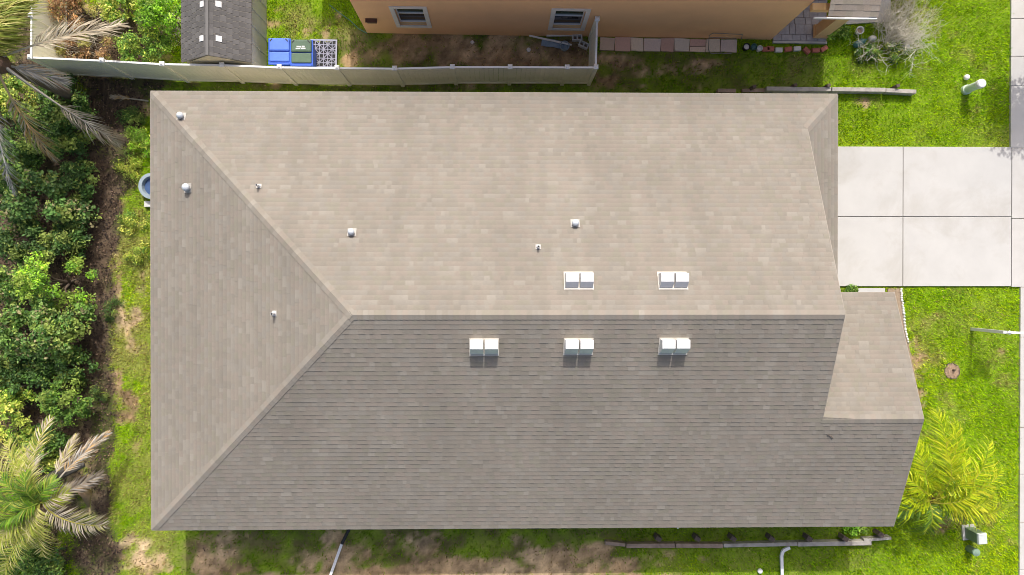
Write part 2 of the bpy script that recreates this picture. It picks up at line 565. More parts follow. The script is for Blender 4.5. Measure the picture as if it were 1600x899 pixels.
def lay(pl, rnd, widths=WID):
    """courses of laminated shingles over a roof plane: list of pieces (plane, u0, v0, w, thick, tint, quad or None)"""
    out = []
    nrow = int(math.ceil(pl.vmax / pl.e))
    for r in range(nrow):
        v0 = r * pl.e
        v1 = min(v0 + pl.e + .012, pl.vmax)
        a0, b0 = pl.bounds(v0)
        a1, b1 = pl.bounds(min(v0 + pl.e, pl.vmax))
        lo, hi = min(a0, a1), max(b0, b1)
        u = lo - rnd.random() * .4
        thick = rnd.random() < .5
        while u < hi:
            w = rnd.choice(widths)
            t = .013 if thick else .008
            tint = rnd.choices(range(len(PALETTE)), PW)[0]
            q0, q1 = max(u, a0), min(u + w, b0)
            q2, q3 = max(u, a1), min(u + w, b1)
            full = q0 == u and q1 == u + w and q2 == u and q3 == u + w and v1 - v0 > pl.e
            if q1 - q0 > .004 or q3 - q2 > .004:
                if q1 < q0: q0 = q1 = min(max((q0 + q1) / 2, a0), b0)
                if q3 < q2: q2 = q3 = min(max((q2 + q3) / 2, a1), b1)
                out.append((pl, u, v0, w, t, tint, None if full else (q0, q1, q2, q3), v1))
            u += w
            thick = not thick if rnd.random() < .85 else thick
    return out


def piece_verts(t, q0, q1, q2, q3, v0, v1):
    return [(q0, v0, -.001), (q1, v0, -.001), (q0, v0, t), (q1, v0, t), (q3, v1, .003), (q2, v1, .003)]


PF = [(2, 3, 4), (2, 4, 5), (0, 1, 3), (0, 3, 2), (0, 2, 5), (1, 4, 3)]
_pm = {}
BAND = (.95, .95, 1.03, 1.03, .90, .90)      # darker blended granules towards the headlap, as made in the factory


def shingle_mesh(w, t, tint, e, mat, pal=PALETTE):
    gap = .022 if mat.name.startswith('shed') else .0
    key = (w, t, tint, e, mat.name)
    if key not in _pm:
        me = bpy.data.meshes.new('shingle')
        me.from_pydata(piece_verts(t, gap, w, gap, w, 0, e + .012), [], PF)
        a = me.attributes.new('tint', 'FLOAT_COLOR', 'POINT')
        for j, d in enumerate(a.data): d.color = (*(pal[tint] * BAND[j]), 1)
        me.materials.append(mat)
        _pm[key] = me
    return _pm[key]


def plane_matrix(pl, u, v):
    m = Matrix((pl.U, pl.V, pl.N)).transposed().to_4x4()
    m.translation = pl.p(u, v)
    return m


def place_shingle(pc, parent, mat, name='shingle', pal=PALETTE):
    pl, u, v0, w, t, tint, q, v1 = pc
    o = link(name, shingle_mesh(w, t, tint, pl.e, mat, pal), parent)
    o.matrix_local = plane_matrix(pl, u, v0)
    return o


def field(pieces, name, parent, mat, pal=PALETTE):
    V, F, K = [], [], []
    for pl, u, v0, w, t, tint, q, v1 in pieces:
        q = q or (u, u + w, u, u + w)
        b = len(V)
        V += [tuple(pl.p(*c)) for c in piece_verts(t, *q, v0, v1)]
        F += [(f[0] + b, f[1] + b, f[2] + b) for f in PF]
        K += [pal[tint] * q_ for q_ in BAND]
    o = np_mesh(name, np.array(V), np.array(F), np.array(K), mat, parent)
    o['kind'] = 'stuff'
    return o


def b_north(v):
    d = v / SQ
    return XW + d, (XE - d if d < APX else XG)


def b_south(v):
    d = v / SQ
    return XW + d, (XF if YS + d < WY - .01 else XG)


P_north = Plane((0, YN, ZE), (1, 0, 0), (0, -1, SL), HALF * SQ, b_north)
P_south = Plane((0, YS, ZE), (1, 0, 0), (0, 1, SL), HALF * SQ, b_south)
P_west = Plane((XW, 0, ZE), (0, 1, 0), (1, 0, SL), HALF * SQ, lambda v: (YS + v / SQ, YN - v / SQ))
P_east = Plane((XE, 0, ZE), (0, 1, 0), (-1, 0, SL), APX * SQ, lambda v: (WN, YN - v / SQ))
P_wing = Plane((0, WN, ZE), (1, 0, 0), (0, -1, SL), (WN - WY) * SQ, lambda v: (XG + .02, XF))
# underlay (roof mesh)
rm = MB()


def poly(mb, pts):
    mb.add(pts, [tuple(range(len(pts)))])


rw = (XR0, YR, ZR); rg = (XG, YR, ZR); ap = (XG, YN - APX, ZE + SL * APX)
dz = -.012


def dn(p): return (p[0], p[1], p[2] + dz)


poly(rm, [dn(p) for p in ((XW, YN, ZE), (XE, YN, ZE), ap, rg, rw)])
poly(rm, [dn(p) for p in ((XW, YS, ZE), (XF, YS, ZE), (XF, WY, WZ), (XG, WY, WZ), rg, rw)])
poly(rm, [dn(p) for p in ((XW, YN, ZE), (XW, YS, ZE), rw)])
poly(rm, [dn(p) for p in ((XE, YN, ZE), (XE, WN, ZE), (XG, WN, ZE + SL * APX), ap)])
poly(rm, [dn(p) for p in ((XG, WN, ZE), (XF, WN, ZE), (XF, WY, WZ), (XG, WY, WZ))])
roof = rm.build('roof', m_deck, house)
rnd = random.Random(3)
allp = []
for pl in (P_north, P_south, P_west, P_east, P_wing):
    allp += lay(pl, rnd)


def seen_area(pc):
    pl, u, v0, w, t, tint, q, v1 = pc
    if q: return -1
    c = pl.p(u + w / 2, v0 + pl.e / 2)
    d = CAM - c
    return w * pl.e * max(0, d.normalized().dot(pl.N)) / d.length_squared


order = sorted(range(len(allp)), key=lambda i: -seen_area(allp[i]))  # blades coloured deeper here, painting in the shade of the houses
single = set(order[:300])
for i in order[:300]:
    place_shingle(allp[i], roof, m_shingle)
field([p for i, p in enumerate(allp) if i not in single], 'shingle_courses', roof, m_shingle)

# ridge and hip caps, each a bent shingle of its own
_cap = {}


def caps(key, a, b, n1, n2, wid=.135, e=.150):
    """overlapping cap shingles from a to b over the edge of two planes with normals n1, n2"""
    a, b = Vector(a), Vector(b)
    D = (b - a).normalized()
    Np = (n1 + n2).normalized()
    S1 = n1.cross(D).normalized(); S2 = n2.cross(D).normalized()
    if S1.dot(S2) > 0: S2 = -S2
    if S1.z > 0: S1 = -S1
    if S2.z > 0: S2 = -S2
    L = (b - a).length
    n = int(L / e)
    e = L / n
    Y = D.cross(Np)
    for i in range(n):
        k = rnd.choices(range(len(PALETTE)), PW)[0]
        if (key, k) not in _cap:
            vs = []
            for s, h in ((0., .024), (e + .03, .012)):
                for sd, nn in ((S1, n1), (None, Np), (S2, n2)):
                    vs.append((D * s + (sd * wid if sd else Vector((0, 0, 0))) + nn * h))
            for sd, nn in ((S1, n1), (None, Np), (S2, n2)):
                vs.append((sd * wid if sd else Vector((0, 0, 0))) + nn * .0)
            for sd in (S1, S2):
                vs.append(D * (e + .03) + sd * wid)
            me = bpy.data.meshes.new('ridge_cap')
            me.from_pydata([tuple(v) for v in vs], [], [(0, 1, 4, 3), (1, 2, 5, 4), (6, 7, 1, 0), (7, 8, 2, 1), (6, 0, 3, 9), (8, 10, 5, 2)])
            t = me.attributes.new('tint', 'FLOAT_COLOR', 'POINT')
            c = PALETTE[k] * 1.06
            for d in t.data: d.color = (*c, 1)
            me.materials.append(m_shingle)
            _cap[(key, k)] = me
        link('ridge_cap', _cap[(key, k)], roof, a + D * (i * e))


n_, s_, w_, e_, wn_ = P_north.N, P_south.N, P_west.N, P_east.N, P_wing.N
caps('hip_nw', (XW + .10, YN - .10, ZE + .10 * SL), rw, n_, w_)
caps('hip_sw', (XW + .10, YS + .10, ZE + .10 * SL), rw, s_, w_)
caps('hip_ne', (XE - .10, YN - .10, ZE + .10 * SL), ap, n_, e_)
caps('ridge', rg, rw, n_, s_)
caps('wing_ridge', (XF, WY, WZ), (XG, WY, WZ), s_, wn_)

# fascia, drip edge, rake boards, soffit
fm = MB()
def edge(mb, a, b, w, h, dzz):
    mb.bar((a[0], a[1], a[2] + dzz), (b[0], b[1], b[2] + dzz), w, h)
for a, b in (((XW, YN, ZE), (XE, YN, ZE)), ((XW, YS, ZE), (XF, YS, ZE)), ((XW, YN - .02, ZE), (XW, YS + .02, ZE)), ((XE, YN - .02, ZE), (XE, WN, ZE)), ((XE + .02, WN, ZE), (XF, WN, ZE))):
    m_ = MB(); edge(m_, a, b, .04, .15, -.082); m_.build('fascia', m_fascia, house)
for a, b in ((ap, rg), (rg, (XG, WY, WZ)), ((XF, YS, ZE), (XF, WY, WZ)), ((XF, WY, WZ), (XF, WN, ZE))):
    m_ = MB(); edge(m_, a, b, .03, .15, -.085); m_.build('rake_board', m_fascia, house)
so = MB()
so.box(XW + .03, XE - .03, YS + .03, YN - .03, ZE - .15, ZE - .13)
so.box(XE - .03, XF - .03, YS + .03, WN - .03, ZE - .15, ZE - .13)
so.build('soffit', m_fascia, house)
IN = .45
foot = [(XW + IN, YS + IN), (XF - IN, YS + IN), (XF - IN, WN - IN), (XE - IN, WN - IN), (XE - IN, YN - IN), (XW + IN, YN - IN)]
wl = MB().prism(foot, -.1, ZE - .15)
wl.add([(XG - .05, YN - APX - .1, ZE + .1), (XG - .05, WN, ZE + .1), (XG - .05, YR, ZR - .06)], [(0, 1, 2)])
wl.add([(XG - .05, WY, WZ - .05), (XG - .05, WN, ZE), (XG - .05, WN, ZR - SL * (WN - YR) - .06), (XG - .05, YR, ZR - .06)], [(0, 1, 2, 3)])
wl.add([(XF - IN, YS + IN, ZE - .15), (XF - IN, WN - IN, ZE - .15), (XF - IN, WY, WZ - .2)], [(0, 1, 2)])
wl.build('wall', m_stucco, house)
gd = MB().box(XE - IN, XE - IN + .05, .6, 5.0, .03, 2.2).build('garage_door', m_trim, house)
for k in range(4):
    MB().box(XE - IN + .05, XE - IN + .07, .65, 4.95, .08 + k * .54, .54 + k * .54).build('door_panel', m_white, gd)
fdoor = MB().box(XE + .25, XE + 1.2, WN - IN, WN - IN + .05, .03, 2.15).build('front_door', m_brown, house)
MB().lathe([(.03, 0), (.03, .05)], (XE + .35, WN - IN + .06, 1.0), 8).build('handle', m_steel, fdoor)
for cx, side in ((-6, 1), (0, 1), (5, 1), (-7, -1), (-1, -1), (5, -1), (9.5, -1)):
    y = YN - IN if side > 0 else YS + IN
    w = MB().box(cx - .6, cx + .6, y - .03, y + .03, .9, 2.1).build('window', m_frame, house)
    MB().box(cx - .52, cx + .52, y - .035, y + .035, .98, 1.47).build('pane', m_glass_lo, w)
    MB().box(cx - .52, cx + .52, y - .035, y + .035, 1.53, 2.02).build('pane', m_glass_up, w)


# roof vents
def roof_z(pl, x, y):
    return {'n': ZE + SL * (YN - y), 's': ZE + SL * (y - YS), 'w': ZE + SL * (x - XW)}[pl]


def on_roof(px, py, pl):
    z = 4.0
    for _ in range(12):
        p = at(px, py, z)
        z = roof_z(pl, p.x, p.y)
    return Vector((p.x, p.y, z))


def twin_vent(px, py, pl):
    """two hooded box vents side by side on one flashing plate; px,py = middle of the pair at its upper edge on the roof"""
    p = on_roof(px, py, pl)
    s = SL if pl == 's' else -SL
    fl = MB()
    hw, d = .405, .47
    def q(x, y, h): return (p.x + x, p.y + y, p.z + s * y + h)
    y1, y0 = .04, -.45
    fl.add([q(-hw, y0, .03), q(hw, y0, .03), q(hw, y1, .03), q(-hw, y1, .03), q(-hw, y0, .0), q(hw, y0, .0), q(hw, y1, .0), q(-hw, y1, .0)],
           [(0, 1, 2, 3), (4, 5, 1, 0), (5, 6, 2, 1), (6, 7, 3, 2), (7, 4, 0, 3)])
    f = fl.build('twin_vent', m_drip, house)
    for sx in (-1, 1):
        c = sx * .20
        w = .178
        ztop = .28 if pl == 's' else .42
        zb = q(0, -.0, .03)[2]
        top = p.z + ztop + (0 if pl == 's' else -.02)
        yb, yt, yf = 0.0, -.235, -.40
        zf = p.z + s * yf + .03
        zy = p.z + .03
        vs = []
        for x in (p.x + c - w, p.x + c + w):
            vs += [(x, p.y + yb, zy), (x, p.y + yb, top), (x, p.y + yt, top + .0), (x, p.y + yf, zf + (.07 if pl == 's' else .02)), (x, p.y + yf, zf)]
        hd = MB().add(vs, [(0, 1, 2, 3, 4), (9, 8, 7, 6, 5), (0, 5, 6, 1), (1, 6, 7, 2), (2, 7, 8, 3), (3, 8, 9, 4)])
        hd.build('hood', m_white, f, bevel=.008)
        MB().box(p.x + c - w + .02, p.x + c + w - .02, p.y + yf - .004, p.y + yf + .01, zf + .002, zf + (.05 if pl == 's' else .012)).build('louvre_slot', m_dark, f)
    return f


for px, py in ((903.5, 427), (1049.5, 427)): twin_vent(px, py, 'n')
for px, py in ((756.5, 531), (904, 530.5), (1053, 530)): twin_vent(px, py, 's')


def pipe_vent(px, py, pl, r, h, hooded=False):
    p = on_roof(px, py, pl)
    f = MB().tube([(p.x, p.y, p.z - .05), (p.x, p.y, p.z + h)], r, 12).build('vent_pipe', m_galv if hooded else m_white, house, smooth=False)
    s = {'n': (0, -1, SL), 's': (0, 1, SL), 'w': (1, 0, SL)}[pl]
    V = Vector(s).normalized(); U = Vector((-V.y, V.x, 0)).normalized(); U = Vector((1, 0, 0)) if pl in 'ns' else Vector((0, 1, 0))
    fl = MB()
    c = Vector((p.x, p.y, p.z + .022))
    k = r * 1.25 + .035
    fl.add([c - U * k - V * k, c + U * k - V * k, c + U * k + V * k, c - U * k + V * k], [(0, 1, 2, 3)])
    fl.build('flashing', m_flash, f)
    if hooded:
        MB().lathe([(r * 1.3, 0), (r * 1.35, .05), (r * .9, .10), (.01, .12)], (p.x, p.y, p.z + h - .02), 14).build('cap', m_galv, f, smooth=True)
    else:
        MB().lathe([(r * 1.9, 0), (r * 1.05, .07)], (p.x, p.y, p.z + .02), 10, False).build('collar', m_white, f)
        MB().lathe([(r * .8, 0), (r * .8, .004)], (p.x, p.y, p.z + h - .001), 10).build('opening', m_dark, f)


pipe_vent(284, 182, 'n', .075, .12, True)
pipe_vent(294, 294, 'w', .085, .16, True)
pipe_vent(550, 363, 'n', .07, .12, True)
pipe_vent(898.5, 349, 'n', .075, .12, True)
pipe_vent(405, 291, 'n', .032, .24)
pipe_vent(841, 386, 'n', .034, .22)
pipe_vent(429, 490, 'w', .04, .26)
# short white drain elbow below the south eave
pd = at(1059, 823, 2.2)
MB().tube([(pd.x, pd.y + .35, 2.32), (pd.x, pd.y + .05, 2.25), (pd.x + .02, pd.y - .07, 2.12)], .035, 8).build('drain_elbow', m_pvc, house)
# ------------------------------------------------------------------ neighbour's orange house
nA, nB = at(573.5, 51.5), at(1205, 62)
nrot = math.atan2(nB.y - nA.y, nB.x - nA.x)
NL = (nB - nA).length
neigh = empty('neighbor_house', nA, nrot)
tag(neigh, 'orange stucco house with white trimmed windows behind the vinyl fence', 'house')
NZ = 4.8
Ninv = Matrix.Translation(nA) @ Matrix.Rotation(nrot, 4, 'Z')
Ninv = Ninv.inverted()


def on_wall(px, py):
    """local (x, z) on the neighbour's south wall seen at a photo pixel"""
    d = RT * ((px - 800) / FPX) + UP * ((449.5 - py) / FPX) + FW
    o = Ninv @ CAM
    dl = Ninv.to_3x3() @ d
    t = -o.y / dl.y
    p = o + dl * t
    return p.x, p.z


wb = MB()
wins = []
for (x0, y0, x1, y1) in ((606, 9.5, 675, 42.5), (862, 13, 913, 47)):
    a, z1 = on_wall(x0, y0)
    b, z0 = on_wall(x1, y1)
    wins.append((min(a, b), max(a, b), z0, z1))
wins[0] = (wins[0][0] + .02, wins[0][1], wins[0][2], wins[0][3])
# wall with real window openings
TR = .14
xs_w = sorted([0, NL] + [v for w in wins for v in (w[0] + TR, w[1] - TR)])
for i in range(len(xs_w) - 1):
    x0, x1 = xs_w[i], xs_w[i + 1]
    w = [w for w in wins if abs(w[0] + TR - x0) < 1e-6]
    if w:
        wb.box(x0, x1, 0, .25, -.1, w[0][2] + TR)
        wb.box(x0, x1, 0, .25, w[0][3] - TR, NZ)
    else:
        wb.box(x0, x1, 0, .25, -.1, NZ)
wb.box(0, .25, .25, 9, -.1, NZ)
wb.box(NL - .25, NL, .25, 4, -.1, NZ)
wb.box(NL - .25, NL + 5, 4, 4.25, -.1, NZ)
wb.box(0, NL + 5, 9, 9.25, -.1, NZ)
wb.build('wall', m_orange, neigh)
for (x0, x1, z0, z1) in wins:
    w = empty('window'); w.parent = neigh
    fr = MB()
    fr.box(x0, x0 + TR, -.035, .02, z0, z1)
    fr.box(x1 - TR, x1, -.035, .02, z0, z1)
    fr.box(x0 + TR, x1 - TR, -.035, .02, z0, z0 + TR)
    fr.box(x0 + TR, x1 - TR, -.035, .02, z1 - TR, z1)
    fr.build('trim', m_trim, w, bevel=.006)
    a, b, c, d = x0 + TR, x1 - TR, z0 + TR, z1 - TR
    MB().box(a, b, .022, .15, c - .0, c + .02).build('sill', m_tanwall, w)
    f2 = MB()
    f2.box(a, a + .035, .10, .17, c + .02, d); f2.box(b - .035, b, .10, .17, c + .02, d)
    f2.box(a + .035, b - .035, .10, .17, c + .02, c + .06); f2.box(a + .035, b - .035, .10, .17, d - .03, d)
    mid = (c + d) / 2 + .06
    f2.box(a + .035, b - .035, .09, .17, mid - .02, mid + .02)
    f2.build('frame', m_frame, w)
    MB().box(a + .035, b - .035, .14, .15, c + .06, mid - .02).build('pane', m_glass_lo, w)
    MB().box(a + .035, b - .035, .13, .14, mid + .02, d - .03).build('pane', m_glass_up, w)
# wall fixture
fx, fz = on_wall(581, 31)
vb = MB().box(fx - .16, fx + .16, -.10, .0, fz - .09, fz + .09).build('wall_fixture', m_brown, neigh, bevel=.02)
MB().box(fx - .19, fx + .19, -.13, -.0, fz + .09, fz + .12).build('cover', m_brown, vb)
# main roof, above the frame
OV = .43
rr = MB()
e0, e1, f0, f1 = -OV, NL + OV, -OV, 9 + OV
h = (f1 - f0) / 2
rr.add([(e0, f0, NZ), (e1, f0, NZ), (e1, f1, NZ), (e0, f1, NZ), (e0 + h, f0 + h, NZ + h * .42), (e1 - h, f0 + h, NZ + h * .42)],
       [(0, 1, 5, 4), (1, 2, 5), (2, 3, 4, 5), (3, 0, 4), (3, 2, 1, 0)])
rr.build('roof', surf('neighbor_roof', (.30, .26, .22), .12, 8, fine=80), neigh)
MB().box(-1.45, -.0, 3.1, 7, 2.9, 3.05).build('shadow_slab', m_trim, neigh)  # unseen slab on posts, added to cast the shadow in the yard
for py_ in (3.25, 6.8): MB().box(-1.35, -1.22, py_, py_ + .12, -.1, 2.9).build('slab_post', m_trim, neigh)
# porch: roof with its own shingles, gutter, column
PZ = 3.35
pg = at(1372, 27, PZ)
pl_ = Ninv @ pg
pw0 = NL + .02
P_porch = Plane((0, pl_.y, PZ), (1, 0, 0), (0, 1, .42), 6.6, lambda v: (NL + .42, pl_.x), .17)  # unseen rear part lengthened so that the lawn below falls in shade
PAL2 = np.array([(.29, .245, .20), (.31, .27, .225), (.26, .225, .185), (.33, .29, .24), (.28, .25, .2), (.27, .235, .2), (.3, .26, .22), (.32, .285, .24)])
pr = MB()
pr.box(NL + .42, pl_.x, pl_.y, pl_.y + .02, PZ - .14, PZ - .01)
poly(pr, [tuple(P_porch.p(u, v, -.01)) for u, v in ((NL + .42, 0), (pl_.x, 0), (pl_.x, 6.6), (NL + .42, 6.6))])
porch_roof = pr.build('porch_roof', m_tanwall, neigh)
for pc in lay(P_porch, random.Random(5), (.22, .30, .38)):
    if pc[6] is None and pc[2] < 1.9:
        place_shingle(pc, porch_roof, m_shingle, pal=PAL2)
    elif pc[2] < 1.9:
        field([pc], 'cut_shingle', porch_roof, m_shingle, PAL2)['kind'] = ''
MB().bar((NL + .01, pl_.y - .04, PZ - .05), (pl_.x - .02, pl_.y - .03, PZ - .05), .04, .08).build('gutter', m_frame, neigh)
cb = Ninv @ at(1280, 59)
col_ = MB().box(cb.x - .21, cb.x + .21, cb.y - .02, cb.y + .36, 0, PZ - .15).build('column', m_tanwall, neigh)
MB().box(cb.x - .24, cb.x + .24, cb.y - .05, cb.y + .39, -.05, .18).build('plinth', m_tanwall, col_)
MB().box(NL + .02, pl_.x - .2, pl_.y + .25, pl_.y + .45, PZ - .35, PZ - .15).build('beam', m_tanwall, neigh)
# porch floor pavers
p0, p1 = Ninv @ at(1207, 63.5), Ninv @ at(1291, 66)
porch = MB().box(p0.x, p1.x, p0.y - .02, 4, -.1, .03).build('porch_floor', m_soil)
porch.location, porch.rotation_euler = nA, (0, 0, nrot)
tag(porch, kind='structure')
yy, r = p0.y - .02, random.Random(2)
while yy < 2.6:
    dpt = r.choice((.22, .3, .36))
    xx = p0.x - r.random() * .2
    while xx < p1.x:
        wd = r.choice((.2, .3, .38))
        a, b = max(xx, p0.x), min(xx + wd, p1.x)
        if b - a > .05:
            MB().box(a + .006, b - .006, yy + .006, yy + dpt - .006, -.05, .055 + r.random() * .008).build('paver', m_paver, porch, bevel=.006)
        xx += wd
    yy += dpt
MB().box(p0.x, p1.x, p0.y - .10, p0.y - .03, -.05, .07).build('porch_edging', m_walk, porch)
# neighbour's concrete walk near the porch
wk = [at(1318, 39), at(1390, 34), at(1392, -40), at(1372, -40), at(1368, 24), at(1322, 28)]
walkway = MB().prism([(p.x, p.y) for p in wk[::1]][::-1], -.06, .04).build('walkway', m_walk)
tag(walkway, kind='structure')

# flagstone strip along the neighbour's wall
fpal = [(.82, .64, .50), (.78, .52, .42), (.84, .72, .56), (.74, .62, .54), (.74, .50, .40), (.88, .78, .64)]
side_path = MB().box(0, 4.75, 0, .40, -.08, .0).build('side_path', m_soil)
sp0 = at(937, 79)
side_path.location, side_path.rotation_euler = sp0, (0, 0, nrot)
tag(side_path, kind='structure')
xx = 0.0
r = random.Random(9)
k = 0
while xx < 4.7:
    wd = r.uniform(.42, .62)
    for (ya, yb) in (((0, .44),) if r.random() < .55 else ((0, .17), (.19, .44))):
        j = [r.uniform(-.02, .02) for _ in range(8)]
        a, b = xx + .01, min(xx + wd, 4.75) - .01
        pts = [(a + j[0], ya + j[1]), (b + j[2], ya + j[3]), (b + j[4], yb + j[5]), (a + j[6], yb + j[7])]
        o = MB().prism(pts, -.05, .035 + r.random() * .02).build('flagstone', m_flag, side_path)
        c = np.array(fpal[k % 6]) * r.uniform(.85, 1.1)
        at_ = o.data.attributes.new('tint', 'FLOAT_COLOR', 'POINT')
        for d in at_.data: d.color = (*c, 1)
        k += 1
    xx += wd

# ------------------------------------------------------------------ vinyl fence
FH = 1.83
posts_px = [(48, 90), (160, 95), (254, 100.5), (347, 102), (437, 105.5), (527, 106.5), (617, 107.5), (707, 105), (797, 105), (886, 105.5), (931, 105.5)]
fence = empty('vinyl_fence', at(48, 90, FH) - Vector((0, 0, FH)))
tag(fence, 'cream vinyl privacy fence with white top rail between the two houses', 'fence')
FI = fence.location.copy()
ret_l = [at(48, 90, FH), at(49, 24, FH), at(49, -60, FH)]
ret_r = [at(931, 105.5, FH), at(933, 30, FH)]
main = [at(x, y, FH) for x, y in posts_px]


def fence_panel(a, b):
    a, b = Vector((a.x, a.y, 0)) - FI, Vector((b.x, b.y, 0)) - FI
    d = b - a
    L = d.length
    rz = math.atan2(d.y, d.x)
    p = empty('panel', a, rz)
    p.parent = fence
    MB().box(.06, L - .06, -.028, .028, FH - .06, FH - .0).build('top_rail', m_vinyl_w, p)
    MB().box(.06, L - .06, -.028, .028, .05, .18).build('bottom_rail', m_vinyl, p)
    n = max(2, round((L - .12) / .155))
    w = (L - .12) / n
    me = MB().box(.003, w - .003, -.016, .016, .18, FH - .06).mesh('board', m_vinyl)
    for i in range(n):
        link('board', me, p, (.06 + i * w, 0, 0))


def fence_post(p):
    q = Vector((p.x, p.y, 0)) - FI
    o = MB().box(-.06, .06, -.06, .06, -.1, FH + .03).build('post', m_vinyl, fence, q)
    MB().lathe([(.105, 0), (.105, .03), (.02, .08)], (0, 0, FH + .03), 4).build('post_cap', m_vinyl_w, o, rz=math.pi / 4)


for seg in (main, ret_l, ret_r):
    for i in range(len(seg) - 1): fence_panel(seg[i], seg[i + 1])
for p in main + ret_l[1:] + ret_r[1:]: fence_post(p)

# ------------------------------------------------------------------ garden shed
SZE, SZR = 1.75, 2.45
s_se, s_sw = at(393, 98, SZE), at(283.5, 97, SZE)
sx0, sx1 = s_sw.x, s_se.x
sxm, sy = (sx0 + sx1) / 2, (s_se.y + s_sw.y) / 2
shed = empty('shed', (sxm, sy, 0))
tag(shed, 'small resin garden shed with dark grey roof and white skylight squares', 'shed')
hw, SD = (sx1 - sx0) / 2, 3.0
sh = MB()
ih = hw - .10
sh.add([(-ih, .06, -.05), (ih, .06, -.05), (ih, SD - .06, -.05), (-ih, SD - .06, -.05), (-ih, .06, SZE), (ih, .06, SZE), (ih, SD - .06, SZE), (-ih, SD - .06, SZE)],
       [(0, 1, 5, 4), (1, 2, 6, 5), (2, 3, 7, 6), (3, 0, 4, 7)])
sh.build('wall', m_shed_wall, shed)
for k in range(5):
    MB().box(ih, ih + .02, .2 + k * .55, .26 + k * .55, 0, SZE - .05).build('wall_rib', m_shed_wall, shed)
slp = (SZR - SZE) / hw
MB().add([(-ih, .012, SZE - .12), (ih, .012, SZE - .12), (0, .012, SZR - .07)], [(0, 1, 2)]).build('gable', m_shed_gable, shed)
sr = MB()
for y in (0, SD): pass
sr.add([(-hw, 0, SZE), (0, 0, SZR), (hw, 0, SZE), (hw, SD, SZE), (0, SD, SZR), (-hw, SD, SZE), (-hw, 0, SZE - .06), (0, 0, SZR - .06), (hw, 0, SZE - .06), (hw, SD, SZE - .06), (-hw, SD, SZE - .06)],
       [(0, 1, 4, 5), (1, 2, 3, 4), (6, 7, 1, 0), (7, 8, 2, 1), (8, 9, 3, 2), (10, 6, 0, 5)])
sroof = sr.build('roof', m_deck, shed)
SPAL = np.array([(.125, .12, .118)] * 8) * np.linspace(.85, 1.15, 8)[:, None]
sq = math.sqrt(1 + slp * slp)
for O, U, V in (((hw, 0, SZE), (0, 1, 0), (-1, 0, slp)), ((-hw, 0, SZE), (0, 1, 0), (1, 0, slp))):
    ps = Plane(O, U, V, hw * sq, lambda v: (0, SD), .19)
    for pc in lay(ps, random.Random(8), (.16, .16, .2)):
        if pc[6] is None: place_shingle(pc, sroof, m_shed_roof, 'roof_tile', SPAL)
        else: field([pc], 'cut_tile', sroof, m_shed_roof, SPAL)['kind'] = ''
MB().bar((0, 0, SZR + .012), (0, SD, SZR + .012), .09, .03).build('ridge_strip', m_shed_roof, shed).data.attributes.new('tint', 'FLOAT_COLOR', 'POINT')
_a = bpy.data.objects['ridge_strip'].data.attributes['tint']
for d in _a.data: d.color = (.16, .155, .15, 1)
m_sky = surf('white_skylight', (.80, .80, .80), .03, 5, .4, bmp=0)
for px, py, sd in ((342, 7, 1), (342.5, 61, 1), (315.5, 7, -1), (315, 60.5, -1)):
    z = 2.2
    for _ in range(8):
        p = at(px, py, z)
        z = SZR - abs(p.x - sxm) * slp
    c = Vector((p.x - sxm, p.y - sy, z + .028))
    V = Vector((-sd, 0, slp)).normalized() * .088
    U = Vector((0, .088, 0))
    Nn = Vector((sd * slp, 0, 1)).normalized() * .012
    sk = MB()
    q = [c - U - V, c + U - V, c + U + V, c - U + V]
    sk.add([v - Nn * 2 for v in q] + [v for v in q], [(0, 1, 5, 4), (1, 2, 6, 5), (2, 3, 7, 6), (3, 0, 4, 7), (4, 5, 6, 7)])
    sk.build('skylight', m_sky, sroof)


# ------------------------------------------------------------------ wheeled bins
def bin_(px, py, lidmat, label, marks=False):
    p = at(px, py, 1.05)
    o = empty('wheeled_bin', (p.x, p.y, 0), 0)
    tag(o, label, 'bin', 'wheeled bins behind the fence')
    b = MB()
    w0, d0, w1, d1 = .25, .30, .35, .41
    b.add([(-w0, -d0 + .05, .06), (w0, -d0 + .05, .06), (w0, d0 + .05, .06), (-w0, d0 + .05, .06), (-w1, -d1, .98), (w1, -d1, .98), (w1, d1, .98), (-w1, d1, .98)],
          [(3, 2, 1, 0), (0, 1, 5, 4), (1, 2, 6, 5), (2, 3, 7, 6), (3, 0, 4, 7)])
    b.build('body', m_blue, o, bevel=.03)
    MB().box(-.37, .37, -.43, .43, .95, 1.0).build('rim', m_blue, o, bevel=.015)
    # lid: domed front panel, step, flatter hinge panel
    l1 = MB().box(-.345, .345, .0, .43, 1.0, 1.075, .02).build('lid', lidmat, o, bevel=.035)
    MB().box(-.335, .335, -.34, -.01, 1.0, 1.045, .015).build('lid_panel', lidmat, l1, bevel=.02)
    for sx in (-1, 1):
        MB().bar((sx * .29, .31, 1.078), (sx * .22, .39, 1.078), .03, .012).build('grip_slot', m_rubber, l1)
    MB().tube([(-.33, -.37, 1.0), (-.33, -.42, 1.02), (.33, -.42, 1.02), (.33, -.37, 1.0)], .018, 6).build('handle', m_blue, o)
    for sx in (-1, 1):
        wh = MB().tube([(sx * .22 - .03, -.37, .14), (sx * .22 + .03, -.37, .14)], .14, 14).build('wheel', m_rubber, o)
        MB().tube([(sx * .22 - .034, -.37, .14), (sx * .22 + .034, -.37, .14)], .05, 8).build('hub', m_drip, wh)
    if marks:
        for (x0, x1, y0, y1) in ((-.14, -.07, .155, .20), (-.05, .01, .15, .20), (.03, .12, .155, .205), (-.17, -.02, .095, .135), (.0, .15, .095, .14)):
            MB().box(x0, x1, y0, y1, 1.0752, 1.080).build('printed_mark', m_white, l1)
    return o


